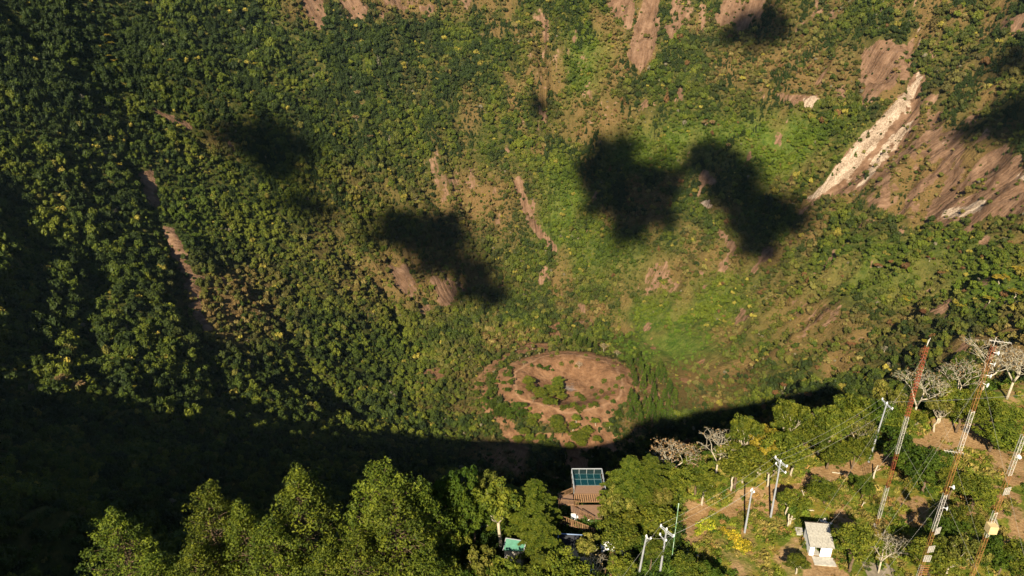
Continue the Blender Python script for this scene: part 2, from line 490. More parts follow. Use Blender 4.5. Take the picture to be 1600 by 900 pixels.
    ns = ramp(nt, mth(nt, 'ADD', soil, mth(nt, 'MULTIPLY', mth(nt, 'SUBTRACT', g1, .5), 1.3)), [(.3, (0, 0, 0)), (.62, (1, 1, 1))])
    nearc = mix(nt, ns, grass, earth)
    col = mix(nt, near, col, nearc)
    nt.links.new(col, b.inputs['Base Color'])
    b.inputs['Roughness'].default_value = .95
    b.inputs['Specular IOR Level'].default_value = .05
    hb = mth(nt, 'ADD', mth(nt, 'MULTIPLY', st, mth(nt, 'SUBTRACT', 1.0, near)), mth(nt, 'MULTIPLY', n1, mth(nt, 'SUBTRACT', 1.0, near)))
    hb = mth(nt, 'MULTIPLY', hb, 4.0)
    hb = mth(nt, 'ADD', hb, mth(nt, 'MULTIPLY', g2, mth(nt, 'MULTIPLY', near, .22)))
    bump(nt, b, hb, 1.0, 1.0)
    return m


def foliage_mat(name, cols, trans=.25, tint=False, scale=.6, sat=1.0):
    """leaves: colour per leaf clump, per plant, with clump tops painted lighter as if lit"""
    if name in _mats: return _mats[name]
    m, nt, b = new_mat(name)
    lv = attr(nt, 'leafvar')
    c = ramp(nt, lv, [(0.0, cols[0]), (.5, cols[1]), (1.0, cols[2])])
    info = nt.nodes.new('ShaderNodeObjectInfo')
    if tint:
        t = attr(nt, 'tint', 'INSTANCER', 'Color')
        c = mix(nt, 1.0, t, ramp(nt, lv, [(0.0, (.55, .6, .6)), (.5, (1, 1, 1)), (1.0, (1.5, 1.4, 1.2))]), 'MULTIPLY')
    else:
        hs = nt.nodes.new('ShaderNodeHueSaturation')
        mr = nt.nodes.new('ShaderNodeMapRange'); nt.links.new(info.outputs['Random'], mr.inputs[0])
        mr.inputs[3].default_value = .483; mr.inputs[4].default_value = .505
        nt.links.new(mr.outputs[0], hs.inputs['Hue'])
        v = mth(nt, 'FRACT', mth(nt, 'MULTIPLY', info.outputs['Random'], 7.31))
        nt.links.new(mth(nt, 'ADD', .8, mth(nt, 'MULTIPLY', v, .45)), hs.inputs['Value'])
        nt.links.new(c, hs.inputs['Color']); c = hs.outputs[0]
    nt.links.new(c, b.inputs['Base Color'])
    b.inputs['Roughness'].default_value = .55
    b.inputs['Specular IOR Level'].default_value = .12
    if trans > 0:
        tr = nt.nodes.new('ShaderNodeBsdfTranslucent'); nt.links.new(c, tr.inputs[0])
        ms = nt.nodes.new('ShaderNodeMixShader'); ms.inputs[0].default_value = trans
        nt.links.new(b.outputs[0], ms.inputs[1]); nt.links.new(tr.outputs[0], ms.inputs[2])
        nt.links.new(ms.outputs[0], nt.nodes['Material Output'].inputs['Surface'])
    _mats[name] = m
    return m


# ------------------------------------------------------------------ helpers: objects
COL = sc.collection
_labels = {}


def tag(o, label=None, cat=None, group=None, kind=None):
    if label:
        if label in _labels and _labels[label] != group:
            print('LABEL REPEAT', label)
        if label in _labels and group is None:
            print('LABEL REPEAT', label)
        _labels[label] = group
        o['label'] = label
    if cat: o['category'] = cat
    if group: o['group'] = group
    if kind: o['kind'] = kind
    return o


def empty(name, loc, rz=0.0, label=None, cat=None, group=None):
    o = bpy.data.objects.new(name, None); COL.objects.link(o)
    o.location = loc; o.rotation_euler = (0, 0, rz)
    o.empty_display_size = .3
    return tag(o, label, cat, group)


class MB:
    """collects shapes for one mesh"""
    def __init__(s):
        s.v = []; s.f = []; s.n = 0; s.lv = []

    def add(s, v, f, lv=0.5):
        v = np.asarray(v, float).reshape(-1, 3)
        s.v.append(v); s.f += [tuple(int(i) + s.n for i in q) for q in f]; s.n += len(v)
        s.lv.append(np.full(len(v), lv) if np.isscalar(lv) else np.asarray(lv))

    def box(s, c, d, rz=0, M=None):
        x, y, z = (i / 2 for i in d)
        v = np.array([[-x, -y, -z], [x, -y, -z], [x, y, -z], [-x, y, -z], [-x, -y, z], [x, -y, z], [x, y, z], [-x, y, z]])
        if rz:
            cc, ss = math.cos(rz), math.sin(rz)
            v = v @ np.array([[cc, ss, 0], [-ss, cc, 0], [0, 0, 1]])
        if M is not None:
            v = v @ np.array(M.to_3x3()).T
        s.add(v + np.array(c), [(0, 3, 2, 1), (4, 5, 6, 7), (0, 1, 5, 4), (1, 2, 6, 5), (2, 3, 7, 6), (3, 0, 4, 7)])

    def bar(s, a, b, w, h=None):
        """square bar from a to b"""
        a = Vector(a); b = Vector(b); h = h or w
        d = b - a; L = d.length
        q = d.to_track_quat('X', 'Z')
        s.box(tuple((a + b) / 2), (L, w, h), M=q.to_matrix())

    def tube(s, pts, rad, n=6, cap=True):
        P = [Vector(p) for p in pts]
        rad = [rad] * len(P) if np.isscalar(rad) else rad
        rings = []
        for i, p in enumerate(P):
            t = (P[min(i + 1, len(P) - 1)] - P[max(i - 1, 0)])
            if t.length < 1e-9: t = Vector((0, 0, 1))
            t.normalize()
            a = Vector((1, 0, 0)) if abs(t.x) < .8 else Vector((0, 1, 0))
            u = t.cross(a).normalized(); w = t.cross(u)
            for k in range(n):
                an = 2 * math.pi * k / n
                rings.append(tuple(p + (u * math.cos(an) + w * math.sin(an)) * rad[i]))
        f = []
        for i in range(len(P) - 1):
            for k in range(n):
                f.append((i * n + k, i * n + (k + 1) % n, (i + 1) * n + (k + 1) % n, (i + 1) * n + k))
        if cap:
            f.append(tuple(range(n))[::-1]); f.append(tuple(range((len(P) - 1) * n, len(P) * n)))
        s.add(rings, f)

    def ball(s, c, r, seg=8, rings=5):
        v = [(c[0], c[1], c[2] + r[2])]
        for i in range(1, rings):
            th = math.pi * i / rings
            for k in range(seg):
                a = 2 * math.pi * k / seg
                v.append((c[0] + r[0] * math.sin(th) * math.cos(a), c[1] + r[1] * math.sin(th) * math.sin(a), c[2] + r[2] * math.cos(th)))
        v.append((c[0], c[1], c[2] - r[2]))
        f = [(0, 1 + k, 1 + (k + 1) % seg) for k in range(seg)]
        for i in range(rings - 2):
            for k in range(seg):
                a = 1 + i * seg + k; b2 = 1 + i * seg + (k + 1) % seg
                f.append((a, a + seg, b2 + seg, b2))
        last = len(v) - 1; o = 1 + (rings - 2) * seg
        f += [(last, o + (k + 1) % seg, o + k) for k in range(seg)]
        s.add(v, f)

    def leaves(s, P, N, size, lv, aspect=.55):
        """one bent rhombus per leaf at points P facing N"""
        n = len(P)
        N = N / (np.linalg.norm(N, axis=1, keepdims=True) + 1e-9)
        r = rng.normal(size=(n, 3)); U = np.cross(N, r); U /= np.linalg.norm(U, axis=1, keepdims=True) + 1e-9
        W = np.cross(N, U)
        size = np.asarray(size).reshape(-1, 1) * np.ones((n, 1))
        a = P - U * size; b = P + U * size; c = P + W * size * aspect + N * size * .25; d = P - W * size * aspect + N * size * .25
        V = np.stack([a, d, b, c], 1).reshape(-1, 3)
        s.v.append(V); k = s.n + 4 * np.arange(n)
        s.f += list(zip(k.tolist(), (k + 1).tolist(), (k + 2).tolist(), (k + 3).tolist()))
        s.n += 4 * n
        s.lv.append(np.repeat(lv * np.ones(n), 4))

    def mesh(s, name, mat, smooth=False, lv=False):
        me = bpy.data.meshes.new(name)
        me.from_pydata(np.concatenate(s.v).tolist() if s.v else [], [], s.f)
        me.materials.append(mat)
        if smooth:
            me.polygons.foreach_set('use_smooth', [True] * len(me.polygons))
        if lv:
            a = me.attributes.new('leafvar', 'FLOAT', 'POINT')
            a.data.foreach_set('value', np.clip(np.concatenate(s.lv), 0, 1).astype(np.float32))
        me.update()
        return me

    def build(s, name, mat, parent=None, **k):
        return obj(name, s.mesh(name, mat, **k), parent)


def obj(name, me, parent=None, loc=None):
    o = bpy.data.objects.new(name, me); COL.objects.link(o)
    if parent: o.parent = parent
    if loc is not None: o.location = loc
    return o


# ------------------------------------------------------------------ the ground: one sheet
def build_ground():
    rs = [30.0]
    while rs[-1] < 4200:
        r = rs[-1]
        rs.append(r + (max(.45, r * .0065) if r < 210 else (min(4.4, 1.4 + (r - 210) * .006) if r < 2000 else r * .03)))
    rs = np.array([0.5, 8, 16, 23] + rs)
    th = np.concatenate([np.linspace(-180, -50, 45)[:-1], np.linspace(-50, 50, 520)[:-1], np.linspace(50, 180, 45)[:-1]])
    th = np.radians(th)
    RR, TH = np.meshgrid(rs, th, indexing='ij')
    X = (RR * np.sin(TH)).ravel(); Y = (RR * np.cos(TH)).ravel()
    Z = height(X, Y)
    soil, pale, dry, bright, dark, px, py, zc = cover(X, Y, Z)
    # small scale relief of the bare, gullied faces
    gul = ridged(X / 16 + .8 * fbm(X / 50, Y / 50, 2, 1), Y / 60, 2, 2)
    Z = Z - soil * (zc > 250) * (cone_r(X, Y) > 170) * 3.5 * (gul - .3)
    rimd = np.hypot(X - CX, Y - CY) - rimR(np.arctan2(X - CX, CY - Y))
    near = sstep(-14, -4, rimd) * (Y < 300)
    ns = near_soil(X, Y, Z)
    soil = np.where(near > .02, ns, soil)
    n0, n1 = RR.shape
    idx = np.arange(n0 * n1).reshape(n0, n1)
    a = idx[:-1, :]; b = idx[1:, :]
    q = np.stack([a, b, np.roll(b, -1, 1), np.roll(a, -1, 1)], -1).reshape(-1, 4)
    me = bpy.data.meshes.new('ground')
    me.vertices.add(len(X)); me.vertices.foreach_set('co', np.stack([X, Y, Z], 1).astype(np.float32).ravel())
    me.loops.add(q.size); me.loops.foreach_set('vertex_index', q.ravel().astype(np.int32))
    me.polygons.add(len(q)); me.polygons.foreach_set('loop_start', (np.arange(len(q)) * 4).astype(np.int32))
    me.polygons.foreach_set('loop_total', np.full(len(q), 4, np.int32))
    me.update(calc_edges=True)
    me.polygons.foreach_set('use_smooth', [True] * len(q))
    azv = np.arctan2(X - CX, CY - Y); rv = np.hypot(X - CX, Y - CY)
    onc = cone_r(X, Y) < 175
    acr = np.where(onc, X * .35, azv * 700); rad = np.where(onc, Y * 1.6, rv)
    for nm, arr in (('wall', (cone_r(X, Y) > 260) * 1.0), ('acr', acr), ('rad', rad), ('soil', soil), ('pale', pale), ('near', near), ('dry', dry), ('bright', bright)):
        at = me.attributes.new(nm, 'FLOAT', 'POINT'); at.data.foreach_set('value', arr.astype(np.float32))
    me.materials.append(ground_mat())
    o = obj('terrain', me); o['kind'] = 'structure'
    print('ground quads', len(q))


build_ground()


# ------------------------------------------------------------------ crowns and trunks
def shell(n, c, r, bias=.5):
    d = rng.normal(size=(n, 3)); d /= np.linalg.norm(d, axis=1, keepdims=True)
    k = rng.random((n, 1)) ** (1 / 3.0 * bias + .12)
    return c + d * k * np.asarray(r), d


def crown_clumps(mb, clumps, per, size, up=.35, aspect=.55):
    for c, r in clumps:
        c = np.asarray(c); rr = np.array([r, r, r * .8])
        P, D = shell(per, c, rr)
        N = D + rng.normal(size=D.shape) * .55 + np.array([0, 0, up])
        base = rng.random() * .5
        mb.leaves(P, N, size * (.7 + .6 * rng.random(per)), base + .5 * np.clip(D[:, 2] * .5 + .5 + .2 * rng.normal(size=per), 0, 1), aspect)  # leaf tone rises towards clump tops, painting in light from above


def limb(mb, p0, p1, r0, r1, wob=.3, n=5, seg=5):
    p0 = np.asarray(p0, float); p1 = np.asarray(p1, float)
    L = np.linalg.norm(p1 - p0)
    off = rng.normal(size=3) * wob * L * .25
    pts = []
    for i in range(n):
        t = i / (n - 1)
        pts.append(tuple(p0 + (p1 - p0) * t + off * math.sin(math.pi * t) + (0 if i in (0, n - 1) else 1) * rng.normal(size=3) * .02 * L))
    mb.tube(pts, [r0 + (r1 - r0) * i / (n - 1) for i in range(n)], seg)
    return pts


def tree_pine(H, Rc, nclump=120, per=34, size=.30, pointed=.6, low=.12):
    """tall dense conifer: fluffy tufts at the ends of tiers of limbs"""
    tr = MB(); cr = MB()
    pts = limb(tr, (0, 0, -.6), (0, 0, H * .96), .022 * H, .04, .06, 8, 8)
    cl = []
    lop = rng.random(3) * 6.28
    for i in range(nclump):
        t = low + (1 - low) * (i + .5) / nclump
        t = t ** .85
        z = H * t
        prof = (1 - ((t - low) / (1 - low)) ** 1.6) ** (pointed + .15) * (.45 + .55 * min(1, (t - low) / .18 + .25))
        a = i * 2.39996 + rng.normal() * .3
        lump = 1 + .22 * math.sin(2 * a + lop[0]) + .16 * math.sin(3 * a + 9 * t + lop[1])
        rad = Rc * prof * lump * (.45 + .6 * rng.random() ** .6)
        c = np.array([rad * math.cos(a), rad * math.sin(a), z + rng.normal() * .04 * H])
        cl.append((c, .62 + .42 * rng.random()))
        if i % 2 == 0:
            limb(tr, (0, 0, max(.3, z - rad * .35)), c * np.array([.9, .9, 1]) - np.array([0, 0, .15]), .05 + .005 * H * (1 - t), .02, .25, 4, 4)
    crown_clumps(cr, cl, per, size)
    return tr, cr


def tree_frond(H, Rc, nb=70, size=.26, low=.1):
    """conifer whose drooping flat boughs reach out like fronds"""
    tr = MB(); cr = MB()
    limb(tr, (0, 0, -.6), (0, 0, H), .02 * H, .04, .04, 8, 8)
    for i in range(nb):
        t = low + (1 - low) * ((i + .5) / nb) ** .9
        a = i * 2.39996 + rng.normal() * .25
        L = Rc * (1 - t) ** .62 * (.55 + .65 * rng.random()) + .35
        z0 = H * t
        d = np.array([math.cos(a), math.sin(a), 0])
        end = np.array([0, 0, z0]) + d * L + np.array([0, 0, .18 * L - .12 * L * L / Rc])
        tr.tube([(0, 0, z0), tuple(np.array([0, 0, z0 + .16 * L]) + d * L * .5), tuple(end)], [.05 + .003 * H, .035, .015], 4)
        m = int(30 + 42 * L)
        k = rng.random(m) ** .7
        side = np.array([-d[1], d[0], 0])
        w = (.12 + .30 * L * (1 - k) * k * 1.7)
        off = rng.normal(size=m) * w * .6
        P = np.array([0, 0, z0]) + d * (k * L)[:, None] + side * off[:, None]
        P[:, 2] += .30 * L * k * (1 - k) * 2 + (end[2] - z0) * k - np.abs(off) * .35 + rng.normal(size=m) * .06
        N = np.tile(np.array([0, 0, 1.0]), (m, 1)) + rng.normal(size=(m, 3)) * .45 + d * .3
        cr.leaves(P, N, size * (.7 + .7 * rng.random(m)), np.clip(.25 + .55 * k + .15 * rng.normal(size=m), 0, 1), .4)
    return tr, cr


def tree_broad(H, Rc, nclump=60, per=46, size=.24, trunk=.45, flat=.75, lean=0.0, pale=False):
    """broadleaf: forked trunk, rounded uneven crown of clumps"""
    tr = MB(); cr = MB()
    fork = np.array([lean * .4, 0, H * trunk])
    limb(tr, (0, 0, -.5), fork, .026 * H, .018 * H, .2, 5, 7)
    nl = 6
    cz = H - Rc * flat
    cl = []
    lobes = [(np.array([rng.normal() * .35, rng.normal() * .35, .15 * rng.normal()]) * Rc, .55 + .25 * rng.random()) for _ in range(5)]
    for i in range(nclump):
        lo, lr = lobes[i % 5]
        d = rng.normal(size=3); d /= np.linalg.norm(d)
        if d[2] < -.35: d[2] *= -.6
        k = .72 + .28 * rng.random()
        c = np.array([lean, 0, cz]) + lo + d * k * Rc * lr * np.array([1, 1, flat])
        cl.append((c, Rc * (.15 + .08 * rng.random())))
    for i in range(nl):
        a = 6.28 * i / nl + rng.random()
        e = np.array([lean + math.cos(a) * Rc * .6, math.sin(a) * Rc * .6, cz + Rc * flat * .2 * rng.normal() + .1])
        p = limb(tr, fork, e, .012 * H, .03, .3, 5, 5)
        for j in range(3):
            q = cl[rng.integers(len(cl))][0]
            limb(tr, p[2 + j % 2], (np.array(p[4]) + q) / 2, .006 * H, .015, .3, 3, 4)
    crown_clumps(cr, cl, per, size)
    return tr, cr


def tree_bare(H, Rc, leafy=.2, depth=4, flat=True, r0=None):
    """leafless or nearly leafless spreading tree: forking pale limbs, fine twigs on a flat top"""
    tr = MB(); tw = MB(); lf = MB()
    tips = []
    r0 = r0 or .022 * H

    def grow(p, d, L, r, lev):
        d = d / np.linalg.norm(d)
        e = p + d * L
        mb = tr if lev < 2 else tw
        mid = p + d * L * .5 + rng.normal(size=3) * .07 * L
        mb.tube([tuple(p), tuple(mid), tuple(e)], [r, r * .82, r * .66], 6 if lev < 2 else 4)
        if lev >= depth:
            tips.append(e); return
        n = 3 if lev < depth - 1 else 4
        for i in range(n):
            a = 6.28 * i / n + rng.random() * 1.6
            side = np.array([math.cos(a), math.sin(a), 0])
            up = .55 - (.16 * lev if flat else 0)
            nd = d * .55 + side * (.62 + .25 * rng.random()) + np.array([0, 0, up])
            grow(e, nd, L * (.62 + .2 * rng.random()), r * .62, lev + 1)
    s = H * .34
    grow(np.array([0, 0, -.4]), np.array([.04, .02, 1]), s, r0, 0)
    V = np.concatenate(tr.v + tw.v)
    ex = np.abs(V[:, :2]).max(); ez = V[:, 2].max()
    k = np.array([Rc / ex, Rc / ex, H / ez])
    for mb in (tr, tw): mb.v = [q * k for q in mb.v]
    T = np.array(tips) * k
    for q in T:
        n = 3
        for j in range(n):
            e = q + rng.normal(size=3) * np.array([.45, .45, .3]) * Rc * .12
            tw.tube([tuple(q), tuple(e)], [.022, .01], 3, cap=False)
    if leafy > 0:
        m = int(len(T) * leafy * 22)
        q = T[rng.integers(len(T), size=m)] + rng.normal(size=(m, 3)) * np.array([.5, .5, .25]) * Rc * .16
        lf.leaves(q, rng.normal(size=(m, 3)) + np.array([0, 0, .8]), .13 + .12 * rng.random(m), rng.random(m))
    return tr, tw, lf


def bush(Rc, Hh, nclump=34, per=50, size=.2):
    cr = MB(); cl = []
    for i in range(nclump):
        d = rng.normal(size=3); d[2] = abs(d[2]); d /= np.linalg.norm(d)
        k = .55 + .5 * rng.random()
        cl.append((np.array([d[0] * Rc * k, d[1] * Rc * k, .1 + d[2] * Hh * k]), Rc * (.2 + .1 * rng.random())))
    crown_clumps(cr, cl, per, size)
    tr = MB()
    for i in range(7):
        a = 6.28 * i / 7
        limb(tr, (0, 0, -.3), (math.cos(a) * Rc * .5, math.sin(a) * Rc * .5, Hh * .6), .06, .02, .3, 4, 4)
    return tr, cr


M_BARK = plain('bark_brown', (.11, .075, .045), .9, .4, 3, bmp=.02)
M_BARKG = plain('bark_pale', (.36, .31, .23), .85, .3, 4, bmp=.01)
M_PINE = foliage_mat('leaves_pine', [(.012, .026, .004), (.048, .070, .007), (.125, .15, .013)], .12)
M_FROND = foliage_mat('leaves_frond', [(.014, .032, .004), (.050, .078, .008), (.12, .14, .014)], .25)
M_BROAD = foliage_mat('leaves_broad', [(.018, .036, .004), (.062, .086, .009), (.155, .165, .017)], .22)
M_OLIVE = foliage_mat('leaves_olive', [(.035, .045, .008), (.10, .112, .017), (.24, .215, .045)], .25)
M_YEL = foliage_mat('leaves_yellow', [(.09, .08, .010), (.24, .2, .02), (.42, .34, .04)], .3)
M_DEEP = foliage_mat('leaves_deep', [(.014, .032, .004), (.040, .072, .007), (.085, .12, .012)], .25)
M_DRYL = foliage_mat('leaves_dry', [(.10, .07, .028), (.2, .14, .06), (.34, .24, .11)], .25)

PROTO = {}


def proto(key, tr, cr, bark, leaf, extra=None):
    PROTO[key] = dict(trunk=tr.mesh(key + '_trunk', bark, smooth=True), crown=cr.mesh(key + '_crown', leaf, lv=True), H=None)


def add_proto(key, H, Rc, fn, bark, leaf, **kw):
    tr, cr = fn(H, Rc, **kw)
    proto(key, tr, cr, bark, leaf)
    V = np.concatenate(cr.v)
    PROTO[key]['H'] = float(np.percentile(V[:, 2], 99.8)) - .05; PROTO[key]['R'] = float(np.percentile(np.hypot(V[:, 0] - V[:, 0].mean(), V[:, 1] - V[:, 1].mean()), 97)) / 1.06


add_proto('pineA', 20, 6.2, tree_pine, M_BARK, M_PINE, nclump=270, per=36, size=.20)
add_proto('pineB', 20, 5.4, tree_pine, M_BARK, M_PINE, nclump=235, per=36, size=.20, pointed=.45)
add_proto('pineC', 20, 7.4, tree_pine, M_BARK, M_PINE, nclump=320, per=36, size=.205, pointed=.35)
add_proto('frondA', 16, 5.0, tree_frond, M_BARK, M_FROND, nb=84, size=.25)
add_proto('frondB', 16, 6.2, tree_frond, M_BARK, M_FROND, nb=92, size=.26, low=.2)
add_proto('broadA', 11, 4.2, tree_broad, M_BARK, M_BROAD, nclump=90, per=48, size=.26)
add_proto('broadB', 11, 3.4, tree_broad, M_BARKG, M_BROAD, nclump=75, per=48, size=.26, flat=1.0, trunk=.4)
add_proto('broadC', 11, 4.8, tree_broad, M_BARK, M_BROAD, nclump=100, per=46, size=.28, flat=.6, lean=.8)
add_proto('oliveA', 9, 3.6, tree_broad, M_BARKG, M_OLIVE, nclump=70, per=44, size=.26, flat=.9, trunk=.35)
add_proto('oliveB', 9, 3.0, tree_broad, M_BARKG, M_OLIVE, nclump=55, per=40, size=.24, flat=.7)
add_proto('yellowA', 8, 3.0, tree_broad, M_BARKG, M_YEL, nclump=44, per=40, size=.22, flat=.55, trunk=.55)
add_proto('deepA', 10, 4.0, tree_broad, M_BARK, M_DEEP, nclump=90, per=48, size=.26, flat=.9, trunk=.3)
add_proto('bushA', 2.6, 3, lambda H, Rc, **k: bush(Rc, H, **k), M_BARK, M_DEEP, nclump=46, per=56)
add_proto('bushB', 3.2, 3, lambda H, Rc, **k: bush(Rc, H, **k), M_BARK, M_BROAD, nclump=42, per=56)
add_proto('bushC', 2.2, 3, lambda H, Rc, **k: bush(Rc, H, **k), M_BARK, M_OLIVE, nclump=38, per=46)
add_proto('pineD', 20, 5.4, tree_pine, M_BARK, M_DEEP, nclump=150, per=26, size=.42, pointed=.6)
for key, H, Rc, lf, dp, fl in (('bareA', 9, 5, .25, 4, True), ('bareB', 9, 4.4, .04, 4, True), ('bareC', 10, 5.5, .10, 4, True), ('bareD', 9, 5, .9, 4, True)):
    tr, tw, le = tree_bare(H, Rc, lf, dp, fl)
    PROTO[key] = dict(trunk=tr.mesh(key + '_trunk', M_BARKG, smooth=True), crown=tw.mesh(key + '_twigs', plain('twig_pale', (.31, .275, .205), .85, .3, 2), smooth=True),
                      leaf=le.mesh(key + '_leaf', M_DRYL if key != 'bareD' else M_OLIVE, lv=True) if le.n else None, H=H, R=Rc)

_tree_n = 0


def plant(name, key, loc, H, Rc, label, cat='tree', group=None, rz=None, trunkname='trunk', sink=0.0):
    """stands one plant of a kind at a spot: an Empty with trunk and crown"""
    global _tree_n
    _tree_n += 1
    p = PROTO[key]
    e = empty(name, (loc[0], loc[1], loc[2] - sink), rz if rz is not None else random.random() * 6.28, label, cat, group)
    e.scale = (Rc / p['R'], Rc / p['R'], H / p['H'])
    t = obj(trunkname, p['trunk'], e)
    c = obj('crown', p['crown'], e)
    if p.get('leaf'): obj('leaf_spray', p['leaf'], e)['kind'] = 'stuff'
    return e


def by_top(px, py, H):
    p = hit(px, py, lift=H)
    return Vector((p.x, p.y, p.z - H))


